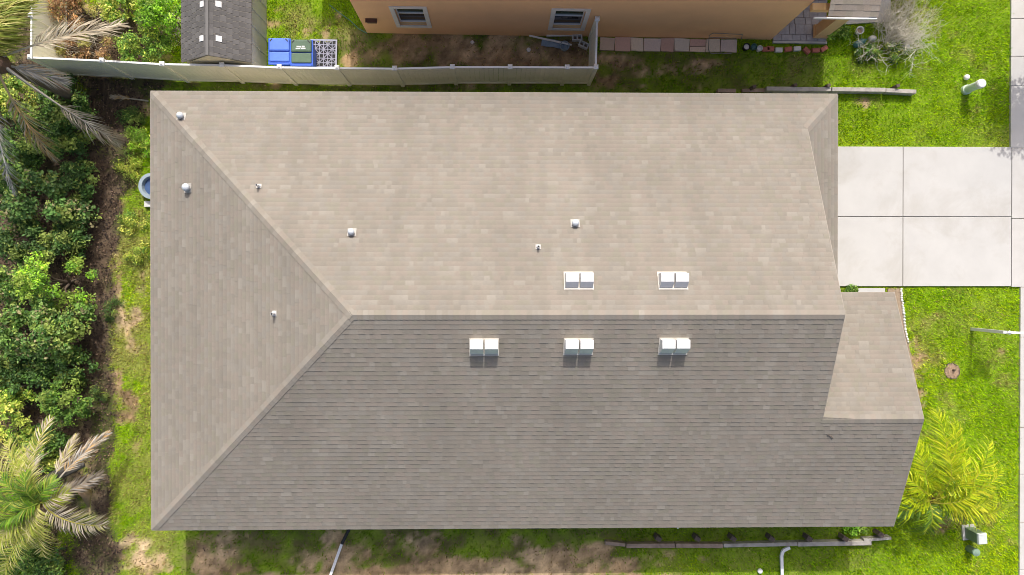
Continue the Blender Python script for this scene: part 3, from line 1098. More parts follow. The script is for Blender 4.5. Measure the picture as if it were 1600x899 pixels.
bin_(436, 80, m_blue_lid, 'blue wheeled bin with matching blue lid next to the shed')
bin_(470.5, 82, m_greenlid, 'blue wheeled bin with a dark green printed lid', True)

# plastic pallet
pp = at(505.5, 84, .14)
pal = empty('plastic_pallet', (pp.x, pp.y, 0), -.02)
tag(pal, 'grey plastic lattice pallet lying next to the green lidded bin', 'pallet')
PWd, PDd = .43, .46
f = MB()
for x in (-PWd, PWd): f.box(x - .025, x + .025, -PDd - .0245, PDd + .0245, .10, .15)
for y in (-PDd, PDd): f.box(-PWd + .026, PWd - .026, y - .025, y + .025, .10, .15)
f.build('frame', m_pallet, pal)
for i in range(1, 6): MB().box(-PWd + .026, PWd - .026, -PDd + i * PDd / 3 - .012, -PDd + i * PDd / 3 + .012, .105, .143).build('slat', m_pallet, pal)
for i in range(1, 6): MB().box(-PWd + i * PWd / 3 - .012, -PWd + i * PWd / 3 + .012, -PDd + .026, PDd - .026, .107, .1455).build('slat', m_pallet, pal)
cw, ch = PWd / 3, PDd / 3
for i in range(6):
    for j in range(6):
        x0, y0 = -PWd + i * cw, -PDd + j * ch
        if i in (0, 2, 5) and j in (0, 2, 5):
            MB().box(x0 + .03, x0 + cw - .03, y0 + .03, y0 + ch - .03, .0, .115).build('foot', m_rubber, pal)
        else:
            sg = 1 if (i + j) % 2 else -1
            MB().bar((x0 + cw / 2 - sg * cw / 2, y0, .128), (x0 + cw / 2 + sg * cw / 2, y0 + ch, .128), .022, .03).build('brace', m_pallet, pal)
MB().box(-PWd + .03, PWd - .03, -PDd + .03, PDd - .03, .004, .02).build('shade_sheet', m_rubber, pal)  # black sheet stands in for the shade inside the lattice holes

# garden hose by the neighbour's corner
hs = [at(x, y, .02) for x, y in ((515, 8), (530, 20), (548, 33), (560, 45), (573, 52))]
tag(MB().tube(hs, .014, 6).build('garden_hose', surf('hose_green', (.10, .25, .18), .1)), 'thin green garden hose crossing the grass to the orange wall corner', 'hose')
# ------------------------------------------------------------------ yard clutter behind the fence
a, b = at(827, 56, .28), at(893, 70.5, .12)
tag(MB().bar(a, b, .05, .05).build('white_rail', m_vinyl_w), 'loose white rail lying slantwise over junk by the fence corner', 'rail')
a, b = at(854, 56, .06), at(920, 54, .06)
tag(MB().bar(a, b, .07, .09).build('white_board', m_vinyl_w), 'white board lying flat along the foot of the orange wall', 'board')
p = at(868, 66, .05)
jm = MB()
jr = random.Random(4)
for i in range(5):
    for j in range(3):
        jm.add([(i * .2, j * .13, jr.uniform(.03, .12))], [])
jm.f = [(j + i * 3, j + (i + 1) * 3, j + 1 + (i + 1) * 3, j + 1 + i * 3) for i in range(4) for j in range(2)]
jo = jm.build('plastic_sheet', m_junk, None, (p.x - .5, p.y - .12, 0), -.15)
so_ = jo.modifiers.new('solid', 'SOLIDIFY'); so_.thickness = .02
tag(jo, 'crumpled blue grey plastic sheet under the loose white rail', 'sheet')
p = at(882, 73, .1)
bk = MB().lathe([(.14, 0), (.17, .2), (.15, .2), (.12, .03)], (p.x, p.y, 0), 14).build('bucket', m_tub)
tag(bk, 'small pale grey bucket under the end of the loose white rail', 'bucket')
for px, py, rz, lab in ((902, 59, .05, 'grey concrete block against the orange wall by the fence'), (912, 70, -.45, 'tilted grey concrete block beside the short fence return')):
    p = at(px, py, .15)
    o = empty('concrete_block', (p.x, p.y, 0), rz)
    m_ = MB(); m_.box(-.17, .17, -.095, -.06, 0, .19); m_.box(-.17, .17, .06, .095, 0, .19)
    for x in (-.15, 0, .15): m_.box(x - .02, x + .02, -.06, .06, 0, .188)
    m_.build('shell', m_whitebrick, o)
    MB().box(-.13, .13, -.058, .058, .0, .03).build('fill', m_soil, o)
    tag(o, lab, 'block', 'concrete blocks in the fenced corner')
for px, py, n, lab in ((738, 66, 4, 'small white square cap on bare soil behind the fence'), (826, 78, 12, 'small round white lid on bare soil behind the fence')):
    p = at(px, py, .03)
    tag(MB().lathe([(.07, 0), (.075, .05), (.05, .065)], (p.x, p.y, -.01), n).build('cleanout_cap', m_white), lab, 'cap')

# bent metal rack
rk = empty('metal_rack', at(1107, 70), nrot)
tag(rk, 'thin bent metal tube rack standing over the flagstones', 'rack')
q = [rk.matrix_world.inverted() @ Vector((0, 0, 0))]
Rinv = (Matrix.Translation(rk.location) @ Matrix.Rotation(nrot, 4, 'Z')).inverted()
def L_(px, py, z): return Rinv @ at(px, py, z)
MB().tube([L_(1160, 54, .75), L_(1114, 52, .75), L_(1108, 56, .73), L_(1107, 78, .1), L_(1111, 84, .03), L_(1143, 84, .03)], .013, 6).build('tube_frame', m_steel, rk)
MB().tube([L_(1108, 58.5, .6), L_(1150, 60, .6)], .011, 6).build('cross_bar', m_steel, rk)
MB().tube([L_(1160, 54, .75), L_(1158, 63, .02)], .011, 6).build('leg', m_steel, rk)

# plant pots and edging bricks
for px, py, r_, mt, lab in ((1166, 74, .125, m_rock, 'largest of three round pots, black with a white disc, by the edging'),
                            (1177.5, 74, .11, m_teal, 'middle of three round pots, green one between two white topped pots'),
                            (1186.5, 76.5, .10, m_rock, 'small white round pot next to the first red edging brick')):
    p = at(px, py, .15)
    o = empty('plant_pot', (p.x, p.y, 0))
    MB().lathe([(r_ * .7, 0), (r_, .22), (r_ * .86, .22), (r_ * .8, .15)], (0, 0, 0), 16).build('pot', m_rubber if px < 1170 else (m_teal if px < 1180 else m_rock), o, smooth=False)
    MB().lathe([(.001, .0), (r_ * .78, .0), (r_ * .7, .03), (.001, .035)], (0, 0, .16), 14).build('top_fill', mt, o)
    tag(o, lab, 'pot', 'round pots at the porch edging')
bl = [(1197, 77, 0.02, 'r', 'red edging brick next to the small white pot'), (1204, 76, -.1, 'r', 'second red edging brick from the pots, touching the first'),
      (1217, 78, .0, 'w', 'mottled white edging stone between two red bricks'),
      (1232, 77, .15, 'r', 'red edging brick between the mottled stone and the white brick'), (1246, 76, .08, 'w', 'clean white edging brick at the porch'),
      (1261, 79, -.75, 'r', 'red edging brick turned aslant right of the white brick'), (1275, 78.5, .03, 'r', 'straight red edging brick below the porch column'),
      (1288, 76, .55, 'r', 'last red edging brick at the edge of the sunlit lawn')]
for px, py, rz, kd, lab in bl:
    p = at(px, py, .08)
    o = MB().box(-.125, .125, -.075, .075, -.02, .10).build('edging_brick', m_brick if kd == 'r' else m_whitebrick, None, (p.x, p.y, 0), rz, bevel=.012)
    tag(o, lab, 'brick', 'bricks edging the porch bed')


# ------------------------------------------------------------------ timber retaining edges
def timber(p0, p1, z, w, h, mt, name='timber', parent=None):
    a, b = at(*p0, z), at(*p1, z)
    o = MB().bar((a.x, a.y, z - h / 2), (b.x, b.y, z - h / 2), w, h).build(name, mt, parent, bevel=.012)
    return o


tw = empty('timber_edge', at(1300, 143))
tag(tw, 'weathered grey timber edging between the two front lawns', 'retaining edge')
tw_m = tw
def tchild(p0, p1, z, w, h, mt, root, name='timber'):
    a, b = at(*p0, z) - root.location, at(*p1, z) - root.location
    return MB().bar((a.x, a.y, z - h / 2), (b.x, b.y, z - h / 2), w, h).build(name, mt, root, bevel=.012)
tchild((1198, 138.5), (1299, 139.5), .28, .14, .34, m_timber, tw)
tchild((1300.5, 139.5), (1384, 140.5), .28, .14, .34, m_timber, tw)
tchild((1385, 141), (1432, 143.5), .26, .14, .32, m_timber, tw)
tchild((1122, 141.5), (1150, 141.8), .22, .13, .3, m_timber_b, tw)
tchild((1160, 141.5), (1196, 141), .08, .12, .2, m_timber_b, tw)
for px, py in ((1178, 136), (1242, 133.5), (1294, 134), (1402, 134.5)):
    p = at(px, py, .3) - tw.location
    MB().box(-.06, .06, -.05, .05, -.15, .36).build('stake', m_post, tw, (p.x, p.y, 0), .3)

tb = empty('timber_edge', at(1200, 852))
tag(tb, 'long brown timber edging in the shade below the tan roof', 'retaining edge')
tchild((946, 849), (977, 852), .2, .12, .3, m_timber_b, tb)
tchild((979, 853.5), (1055, 853), .2, .15, .3, m_timber_b, tb)
tchild((1056, 853), (1130, 853.5), .2, .15, .3, m_timber_b, tb)
tchild((1131, 853), (1246, 850.5), .22, .13, .32, m_timber, tb)
tchild((1247, 851), (1362, 849), .22, .15, .32, m_timber, tb)
tchild((1350, 844.5), (1393, 841.5), .22, .1, .3, m_timber, tb)
for px in (1029, 1090, 1146, 1206, 1265, 1321, 1377):
    p = at(px, 842.5 if px < 1370 else 836, .34) - tb.location
    MB().box(-.10, .10, -.075, .075, -.15, .36).build('stake', m_post, tb, (p.x, p.y, 0), -.5, bevel=.01)

# drain pipes on the ground, south side
def pipe_run(pts, r_, lab, dark=None, square=True):
    o = empty('drain_pipe', at(*pts[0][:2]))
    P = [at(x, y, z) - o.location for x, y, z in pts]
    if square:
        m_ = MB()
        for i in range(len(P) - 1): m_.bar(P[i], P[i + 1], r_ * 2, r_ * 1.6)
    else:
        m_ = MB().tube(P, r_, 8)
    m_.build('pipe', m_pvc, o)
    if dark:
        D = [at(x, y, z) - o.location for x, y, z in dark]
        MB().tube(D, [r_ * 1.1 + (.01 if k % 2 else 0) for k in range(len(D))], 8).build('corrugated_end', m_rubber, o)
    tag(o, lab, 'pipe')


pipe_run([(534, 850, .12), (515, 903, .10)], .045, 'white straight drain pipe with a black end left of the timber edging',
         [(534 + (547 - 534) * k / 9, 850 - 26 * k / 9, .13) for k in range(10)])
pipe_run([(1234, 855.5, .18), (1223.5, 860.5, .16), (1221, 868, .14), (1222, 904, .10)], .05, 'white drain pipe with an elbow beside the timber edging')
p = at(1188, 893, .05)
tag(MB().lathe([(.09, 0), (.09, .06), (.06, .08)], (p.x, p.y, -.01), 10).build('cleanout_cap', m_white), 'small white round cap in the sunlit strip of lawn below the timber edging', 'cap')

# ------------------------------------------------------------------ front lawn fixtures
p = at(1509, 141)
ped = empty('utility_pedestal', p)
tag(ped, 'pale green cylindrical utility pedestal on the front lawn', 'pedestal')
MB().lathe([(.165, -.05), (.165, .10), (.135, .12), (.135, .70)], n=18).build('post', m_pedestal, ped, smooth=False)
MB().lathe([(.155, .70), (.155, .82), (.13, .85), (.02, .87)], n=18).build('cap', m_white, ped)
p = at(1510.5, 121, .08)
tag(MB().lathe([(.03, 0), (.085, .03), (.10, .08), (.085, .14), (.03, .165)], (p.x, p.y, -.01), 12).build('white_ball', m_rock, smooth=True), 'small white ball marker beside the pale green pedestal', 'ball')

# estate agent's sign post: post, arm and hanging board
p = at(1519, 514.5)
sg = empty('sign_post', p, math.radians(-1.5))
tag(sg, 'white sign post with a hanging square board near the sidewalk', 'sign')
MB().box(-.05, .05, -.05, .05, -.1, 1.80).build('post', m_white, sg)
MB().lathe([(.075, 0), (.075, .02), (.01, .07)], (0, 0, 1.80), 4).build('finial', m_white, sg)
MB().box(-.16, .75, -.035, .035, 1.68, 1.75).build('arm', m_white, sg)
MB().box(.10, .70, -.012, .012, 1.12, 1.62).build('board', m_white, sg)
for x in (.18, .62): MB().tube([(x, 0, 1.62), (x, 0, 1.68)], .01, 6).build('hook', m_steel, sg)

p = at(1488, 580)
ring = empty('tree_ring', p)
tag(ring, 'round brown mulch ring with a dark rim in the front lawn', 'mulch ring')
r = random.Random(31)
rr_ = [.27 + r.uniform(-.03, .035) for _ in range(28)]
MB().tube([(rr_[k % 28] * math.cos(k * 2 * math.pi / 28), rr_[k % 28] * math.sin(k * 2 * math.pi / 28), r.uniform(-.02, .02)) for k in range(29)], [r.uniform(.006, .022) for _ in range(29)], 5, False).build('rim', m_post, ring)
mm = MB()
for k in range(170):
    a_, q_ = r.uniform(0, 6.28), .26 * math.sqrt(r.random())
    x_, y_, l_, b_ = q_ * math.cos(a_), q_ * math.sin(a_), r.uniform(.03, .07), r.uniform(0, 3.14)
    mm.bar((x_ - l_ * math.cos(b_) / 2, y_ - l_ * math.sin(b_) / 2, r.uniform(.0, .02)), (x_ + l_ * math.cos(b_) / 2, y_ + l_ * math.sin(b_) / 2, r.uniform(.0, .03)), .018, .008)
mo = mm.build('mulch', surf('bark_chip', (.44, .31, .21), .35, 20, .95, fine=50), ring)
mo['kind'] = 'stuff'
MB().lathe([(.27, -.02), (.2, .0), (.02, .005)], n=20).build('soil', m_soil, ring)
MB().tube([(.02, .04, 0), (.03, .05, .12)], [.045, .035], 7).build('stump', m_bark, ring)

p = at(1519, 833, .0)
ub = empty('utility_box', at(1513.5, 831.5), math.radians(4))
tag(ub, 'green ground utility box with a pale lid in the lower right lawn', 'utility box')
MB().box(-.15, .17, -.19, .19, -.05, .62, .01).build('body', m_box, ub, bevel=.015)
MB().box(-.14, .19, -.195, .195, .62, .70, .02).build('lid', m_boxlid, ub, bevel=.015)
MB().box(-.24, .24, -.26, .26, -.05, .045).build('pad', m_walk, ub)
ub2 = empty('utility_stub', at(1514, 857))
tag(ub2, 'small round green utility stub beside the utility box', 'utility stub')
MB().lathe([(.12, -.05), (.12, .34)], n=14).build('body', m_box, ub2)
MB().lathe([(.135, .34), (.13, .40), (.03, .44)], n=14).build('cap', surf('pale_green_cap', (.22, .32, .24), .1), ub2)

# tub under the west eave
p = at(237.5, 291, .3)
tub = empty('round_tub', (p.x, p.y, 0))
tag(tub, 'round grey tub half hidden under the west edge of the roof', 'tub')
MB().lathe([(.36, -.05), (.43, .30), (.44, .34), (.33, .34), (.29, .12), (.05, .10)], n=24).build('shell', m_tub, tub, smooth=False)
MB().lathe([(.30, .20), (.01, .205)], n=20).build('water', m_tubin, tub)
p = at(231, 319, .1)
tag(MB().box(-.12, .12, -.10, .10, -.02, .12).build('white_block', m_whitebrick, None, (p.x, p.y, 0), bevel=.01), 'white block on the grass just below the round tub', 'block')

# strip of white pebbles along the front bed, mulch bed and path
bed_px = [(1386, 451), (1408, 451), (1416, 520), (1440, 640), (1420, 640), (1402, 520)]
bed = MB().prism([(at(*q).x, at(*q).y) for q in bed_px][::-1], -.06, .012).build('planting_bed', surf('bark_mulch', (.30, .23, .16), .35, 12, .95, fine=40, bmp=1.))
tag(bed, kind='structure')
entry = MB().box(at(1340, 470).x, at(1382, 470).x, at(1340, 520).y, at(1340, 450.5).y, -.06, .04).build('entry_path', m_concrete)
tag(entry, kind='structure')
r = random.Random(12)
edge_pts = [(1407.5, 452), (1409, 470), (1411.5, 490), (1414.5, 515), (1418, 535)]
k = 0
pmes = [MB().lathe([(.02, 0), (.045, .02), (.04, .05), (.012, .065)], n=7).mesh('pebble', m_rock) for _ in range(2)]
edging = empty('pebble_edging', at(1408, 452))
tag(edging, 'row of white edging pebbles between the front bed and the lawn', 'edging')
for i in range(len(edge_pts) - 1):
    for t in np.arange(0, 1, .19):
        q = at(edge_pts[i][0] * (1 - t) + edge_pts[i + 1][0] * t, edge_pts[i][1] * (1 - t) + edge_pts[i + 1][1] * t)
        o = link('pebble', pmes[k % 2], edging, q - edging.location + Vector((r.uniform(-.015, .015), 0, 0)), r.random() * 6)
        o.scale = (r.uniform(.8, 1.2), r.uniform(.8, 1.1), 1)
        k += 1

# flower bed items by the bare shrub
for px, py, s, lab in ((1363.5, 60, .13, 'white rock beside the teal jug under the bare shrub'), (1416, 73, .11, 'pale rounded rock right of the bare shrub')):
    p = at(px, py, .08)
    o = MB().lathe([(s * .5, 0), (s, .04), (s * .9, .12), (s * .4, .17)], n=9).build('rock', m_rock, None, (p.x, p.y, -.01), smooth=True)
    o.scale = (1.15, .8, 1)
    tag(o, lab, 'rock', 'pale rocks in the flower bed')
p0_, p1_ = at(1334, 72, .12), at(1352, 63, .14)
jg = empty('garden_jug', at(1343, 68))
tag(jg, 'dark teal jug lying on its side in the flower bed', 'jug')
a, b = p0_ - jg.location, p1_ - jg.location
MB().tube([a, a.lerp(b, .15), a.lerp(b, .8), b], [.06, .11, .11, .05], 12).build('body', m_teal, jg)
MB().tube([b, b + (b - a).normalized() * .06], [.03, .028], 8).build('neck', m_teal, jg)
p = at(1343, 48, .2)
urn = empty('stone_urn', (p.x, p.y, 0))
tag(urn, 'small tan stone urn above the teal jug in the flower bed', 'urn')
MB().lathe([(.07, -.02), (.05, .06), (.13, .18), (.14, .26), (.11, .26), (.09, .16)], n=12).build('bowl', m_flag if False else m_whitebrick, urn)
MB().lathe([(.09, .17), (.01, .19)], n=10).build('soil', m_soil, urn)


# ------------------------------------------------------------------ vegetation helpers
def norm(v): return v / np.maximum(np.linalg.norm(v, axis=-1, keepdims=True), 1e-9)


def leaf_quads(P, Nn, size, rng, aspect=.5, cup=.0):
    """one pointed leaf (4 verts, 2 tris) per point"""
    n = len(P)
    t = rng.normal(size=(n, 3))
    t = norm(t - Nn * (t * Nn).sum(1, keepdims=True))
    b = np.cross(Nn, t)
    s = (size * rng.uniform(.65, 1.3, n))[:, None]
    v = np.empty((n, 4, 3))
    v[:, 0] = P - t * s * .5
    v[:, 1] = P + b * s * aspect * .5 + Nn * s * cup
    v[:, 2] = P + t * s * .5
    v[:, 3] = P - b * s * aspect * .5 + Nn * s * cup
    i = np.arange(n)[:, None] * 4
    f = np.concatenate([i + np.array([[0, 1, 2]]), i + np.array([[0, 2, 3]])], 0)
    return v.reshape(-1, 3), f


def shrub(name, label, px, py, h, rx, ry, nleaf, leaf, cols, group=None, cat='shrub', lobes=16, seed=1, low=.25, shade=.25, aspect=.5, stem=True, upward=.55):
    """crown centred at photo pixel (px,py) seen at .6 h; rx, ry in metres; leaves gathered in clumps on lobes of different height"""
    rng = np.random.default_rng(seed)
    c = at(px, py, h * .6)
    root = empty(name, (c.x, c.y, 0))
    tag(root, label, cat, group)
    a = rng.uniform(0, 2 * np.pi, lobes)
    lobes = int(lobes * 1.25)
    a = rng.uniform(0, 2 * np.pi, lobes)
    rx, ry = rx * 1.08, ry * 1.08
    rad = np.sqrt(rng.uniform(0, 1, lobes)) * rng.uniform(.7, 1.05, lobes)
    lx, ly = np.cos(a) * rad * rx, np.sin(a) * rad * ry
    lz = h * (low + (1 - low) * np.clip(1 - rad ** 2, .05, 1) * rng.uniform(.5, 1.0, lobes)) - .1
    lr = rng.uniform(.15, .40, lobes) * min(rx, ry)
    L = np.stack([lx, ly, lz], 1)
    # sprigs on lobes, leaves on sprigs
    ns = max(1, int(nleaf * .8) // 9)
    k = rng.integers(0, lobes, ns)
    d = norm(rng.normal(size=(ns, 3)) + np.array([0, 0, .45]))
    S = L[k] + d * (lr[k] * rng.uniform(.45, 1.12, ns))[:, None] * np.array([1, 1, .8])
    S[:, 2] = np.maximum(S[:, 2], .04)
    q = np.repeat(np.arange(ns), 9)
    P = S[q] + rng.normal(size=(len(q), 3)) * leaf * .75
    P[:, 2] = np.maximum(P[:, 2], .03)
    Nn = norm(d[q] * .5 + rng.normal(size=(len(q), 3)) * .55 + np.array([0, 0, upward]))
    v, f = leaf_quads(P, Nn, leaf * 1.2 * np.repeat(rng.uniform(.7, 1.35, ns), 9), rng, aspect, .06)
    cols = np.array(cols)
    sprig = cols[rng.integers(0, len(cols), ns)] * rng.uniform(.6, 1.35, (ns, 1))
    hl = (rng.random(ns) < .10) | (rng.random(lobes) < .18)[k]
    sprig[hl] = sprig[hl] * .45 + np.array([.22, .26, .055]) * .55 * rng.uniform(.6, 1.3, (hl.sum(), 1))
    lt = (.85 + .3 * rng.random(lobes))[k][:, None]
    cc = (sprig * lt)[q] * rng.uniform(.75, 1.25, (len(q), 1)) * 2.0
    np_mesh('crown', v, f, np.repeat(cc, 4, 0), m_leaf, root)
    if stem:
        tm = MB()
        for i in range(min(9, lobes)):
            tip = Vector(L[i]) * .92
            mid = Vector((tip.x * .4, tip.y * .4, tip.z * .55))
            tm.tube([(tip.x * .06, tip.y * .06, -.05), mid, tip], [.035 + .012 * h, .024, .010], 5)
        tm.build('stem', m_bark, root)
    return root


def frond_geo(P0, P1, arch, nl, ll, wd, col, rcol, rng, spread=(62, 28), droop=.25, stalk=.16, r0=.022, one_side=0, jit=.12, curl=0.0):
    P0, P1 = Vector(P0), Vector(P1)
    mid = (P0 + P1) / 2 + Vector((0, 0, arch))
    if curl:
        dd = P1 - P0
        mid += Vector((-dd.y, dd.x, 0)) * curl

    def B(t): return P0 * (1 - t) ** 2 + mid * 2 * t * (1 - t) + P1 * t * t
    def T(t): return ((mid - P0) * (1 - t) + (P1 - mid) * t).normalized()
    V, F, K = [], [], []
    # rachis, three sided
    n = 9
    for i in range(n + 1):
        t = i / n
        p, d = B(t), T(t)
        s = d.cross(Vector((0, 0, 1)))
        s = s.normalized() if s.length > .01 else Vector((1, 0, 0))
        u = s.cross(d)
        r = r0 * (1 - .85 * t)
        V += [tuple(p + s * r), tuple(p - s * r), tuple(p + u * r)]
        K += [rcol] * 3
        if i < n:
            b = i * 3
            for j in range(3):
                j2 = (j + 1) % 3
                F += [(b + j, b + j2, b + 3 + j2), (b + j, b + 3 + j2, b + 3 + j)]
    for i in range(nl):
        for sd in (1, -1):
            if one_side and sd != one_side and rng.random() < .75: continue
            t = stalk + (1 - stalk) * (i + rng.uniform(-.3, .3) + .5) / nl
            t = min(max(t, 0), 1)
            p, d = B(t), T(t)
            s = d.cross(Vector((0, 0, 1)))
            s = s.normalized() if s.length > .01 else Vector((1, 0, 0))
            u = s.cross(d).normalized()
            x = (t - stalk) / (1 - stalk)
            ang = math.radians(spread[0] * (1 - x) + spread[1] * x + rng.normal(0, 7))
            l = ll * (math.sin(math.pi * (.16 + .78 * x)) ** .7) * rng.uniform(.8, 1.1)
            dr = (s * sd * math.sin(ang) + d * math.cos(ang) + u * rng.normal(.18, jit)).normalized()
            m1 = p + dr * l * .5
            e = p + dr * l + Vector((0, 0, -droop * l * rng.uniform(.5, 1.4)))
            wv = dr.cross(u).normalized() * wd / 2
            b = len(V)
            V += [tuple(p - wv * .6), tuple(p + wv * .6), tuple(m1 + wv), tuple(m1 - wv), tuple(e)]
            c = np.array(col[rng.integers(0, len(col))]) * rng.uniform(.75, 1.2)
            K += [tuple(c)] * 5
            F += [(b, b + 1, b + 2), (b, b + 2, b + 3), (b + 3, b + 2, b + 4)]
    return V, F, K


def add_frond(root, P0, P1, mat, **kw):
    o0 = root.location
    V, F, K = frond_geo(Vector(P0) - o0, Vector(P1) - o0, **kw)
    return np_mesh('frond', np.array(V), np.array(F), np.array(K), mat, root)


def twigs(mb, p, d, length, r, depth, rng, bend=.25, kids=3, zmin=.03):
    pts = [p]
    cur, dd = p.copy(), d.copy()
    n = 4
    for i in range(n):
        dd = (dd + Vector(rng.normal(0, bend, 3))).normalized()
        cur = cur + dd * (length / n)
        cur.z = max(cur.z, zmin)
        pts.append(cur.copy())
    mb.tube(pts, [r * (1 - .16 * i) for i in range(n + 1)], 4 if depth < 2 else 5, False)
    if depth > 0:
        for k in range(kids):
            i = rng.integers(1, n + 1)
            nd = (dd + Vector(rng.normal(0, .75, 3))).normalized()
            twigs(mb, pts[i], nd, length * rng.uniform(.5, .8), r * .6, depth - 1, rng, bend, kids, zmin)


DK = [(.030, .062, .018), (.040, .080, .022), (.052, .095, .022)]
MD = [(.060, .125, .022), (.080, .150, .028), (.095, .165, .030), (.045, .095, .022)]
BR = [(.115, .215, .028), (.150, .260, .030), (.090, .175, .030)]
LIME = [(.17, .34, .018), (.22, .40, .022), (.13, .27, .02)]
YG = [(.32, .35, .055), (.27, .32, .045), (.42, .40, .10), (.20, .26, .035)]
GLOSS = [(.060, .125, .03), (.085, .155, .04), (.12, .18, .055), (.17, .15, .075), (.045, .09, .025)]
BROWN = [(.20, .115, .055), (.15, .085, .045), (.28, .19, .10), (.10, .06, .035)]
PALE = [(.50, .43, .32), (.42, .36, .27), (.56, .50, .40), (.34, .28, .20)]
GREYF = [(.42, .40, .37), (.50, .48, .44), (.34, .32, .30)]
TAN = [(.52, .33, .13), (.46, .30, .14), (.58, .42, .22)]
YEL = [(.48, .58, .010), (.50, .56, .012), (.30, .43, .012), (.58, .57, .03), (.22, .34, .015)]

HG = 'shrubs of the hedge left of the house'
shrub('shrub', 'dark leafy shrub below the fence corner, nearest the dead palm', 95, 150, 1.5, .95, .75, 5200, .085, DK + MD, HG, seed=2)
shrub('shrub', 'dark shrub under the long dead fronds at the left edge', 55, 215, 1.6, 1.3, 1.0, 7000, .085, DK + MD, HG, seed=3)
shrub('shrub', 'glossy round leaved shrub left of the round tub', 55, 318, 1.7, 1.35, 1.0, 8000, .095, GLOSS + DK, HG, seed=4, aspect=.62)
shrub('shrub', 'dark shaded shrub between the two glossy ones at the left edge', 45, 382, 1.3, 1.2, .7, 5000, .09, DK, HG, seed=5)
shrub('shrub', 'bright fine leaved shrub with a rounded top at mid left', 68, 442, 2.1, 1.1, .85, 9000, .065, BR + BR + LIME + YG[1:2], HG, seed=6)
shrub('shrub', 'large glossy shrub with pale and reddish leaves at mid left', 55, 515, 1.9, 1.65, 1.15, 12000, .09, GLOSS + MD + [(.16, .24, .06)], HG, seed=7, aspect=.6, lobes=24)
shrub('shrub', 'dark low shrub under the large glossy one', 40, 600, 1.2, 1.2, .8, 5000, .085, DK + MD[:1], HG, seed=8)
shrub('shrub', 'bright green shrub just above the lower palm', 92, 628, 1.6, .8, .7, 5200, .07, BR + MD, HG, seed=9)
shrub('shrub', 'yellow green shrub at the left edge above the lower palm', 10, 655, 1.7, .9, 1.0, 5200, .075, YG + BR, HG, seed=10)
shrub('shrub', 'olive shrub under the pale dead fronds at the lower left', 40, 712, 1.2, .9, .7, 4600, .08, MD + YG, HG, seed=14)
shrub('shrub', 'dark shrub in the lower left corner below the palm', 55, 878, 1.2, 1.1, .75, 5000, .085, DK + MD, HG, seed=15)
shrub('shrub', 'mid green shrub at the left edge under the upper palm', 10, 262, 1.5, .8, 1.0, 4600, .08, MD + DK, HG, seed=16)
shrub('shrub', 'dark shrub between the fallen frond and the orange tipped frond', 108, 205, 1.3, .7, .8, 4200, .085, DK + MD[:1], HG, seed=40)
shrub('shrub', 'dark green shrub at the soil edge left of the round tub', 112, 285, 1.2, .6, .7, 3600, .085, DK + GLOSS[:2], HG, seed=41)
shrub('shrub', 'dark shrub at the soil edge above the bright rounded shrub', 105, 372, 1.2, .6, .6, 3600, .085, DK + GLOSS[:1], HG, seed=42)
shrub('shrub', 'mixed green shrub at the left edge beside the bright rounded shrub', 8, 450, 1.6, .7, .9, 4600, .085, GLOSS + MD, HG, seed=43)
shrub('shrub', 'dark shrub at the soil edge below the large glossy shrub', 100, 572, 1.2, .7, .6, 4200, .085, DK + MD[:2], HG, seed=44)
shrub('shrub', 'dark shrub at the left edge below the large glossy shrub', 5, 570, 1.3, .8, .8, 4200, .085, DK, HG, seed=45)
shrub('shrub', 'dull green shrub between the lower palm and the yellow green shrub', 70, 690, 1.0, .8, .6, 3800, .08, MD + DK, HG, seed=46)
shrub('shrub', 'leafy shrub at the left edge in the lower left corner', 0, 860, 1.1, .8, .9, 4200, .08, MD + DK, HG, seed=47)
shrub('shrub', 'olive shrub at the left edge below the fence corner', 20, 150, 1.3, .9, .7, 4200, .075, MD + YG, HG, seed=17)
HV = 'overgrown shrubs inside the fence corner'
shrub('shrub', 'lime green shrub at the top beside the shed', 252, 18, 1.7, 1.0, .9, 8000, .075, LIME + BR, HV, seed=18, cat='shrub')
shrub('shrub', 'mid green vine shrub between brown brush and the shed', 222, 70, 1.3, 1.0, .55, 6000, .07, MD + BR + YG[:1], HV, seed=19)
shrub('shrub', 'light green shrub at the top edge above the brown brush', 185, 8, 1.5, .7, .6, 4200, .075, BR + YG, HV, seed=20)
shrub('shrub', 'brown dried shrub behind the long pale frond at the top', 115, 12, 1.6, 1.1, .75, 6000, .075, BROWN + [(.34, .18, .07)], HV, seed=21, aspect=.3)
shrub('shrub', 'brown tangled brush against the inner fence corner', 128, 72, 1.1, 1.1, .5, 3800, .075, BROWN, HV, seed=22, aspect=.28)
SM = 'small tufts on the grass strip left of the house'
shrub('grass_tuft', 'tall bright weeds at the upper left edge of the roof', 215, 222, .55, .42, .7, 1900, .10, LIME + BR + YG[:1], SM, cat='tuft', lobes=10, seed=50, stem=False, aspect=.16)
shrub('grass_tuft', 'dull green weeds between the fallen frond and the roof corner', 205, 180, .45, .5, .35, 1300, .09, MD + DK, SM, cat='tuft', lobes=9, seed=51, stem=False, aspect=.18)
shrub('grass_tuft', 'yellowish weeds on the strip just above the round tub', 195, 262, .45, .35, .5, 1300, .09, YG + BR, SM, cat='tuft', lobes=9, seed=52, stem=False, aspect=.16)
shrub('grass_tuft', 'olive weeds across the strip level with the lower pipe on the left slope', 212, 395, .4, .45, .3, 1300, .085, MD + YG, SM, cat='tuft', lobes=9, seed=53, stem=False, aspect=.18)
shrub('grass_tuft', 'dark round tuft on the soil strip left of the roof', 174, 485, .45, .3, .36, 900, .07, DK + MD[:1], SM, cat='tuft', lobes=7, seed=30, stem=False, aspect=.2)
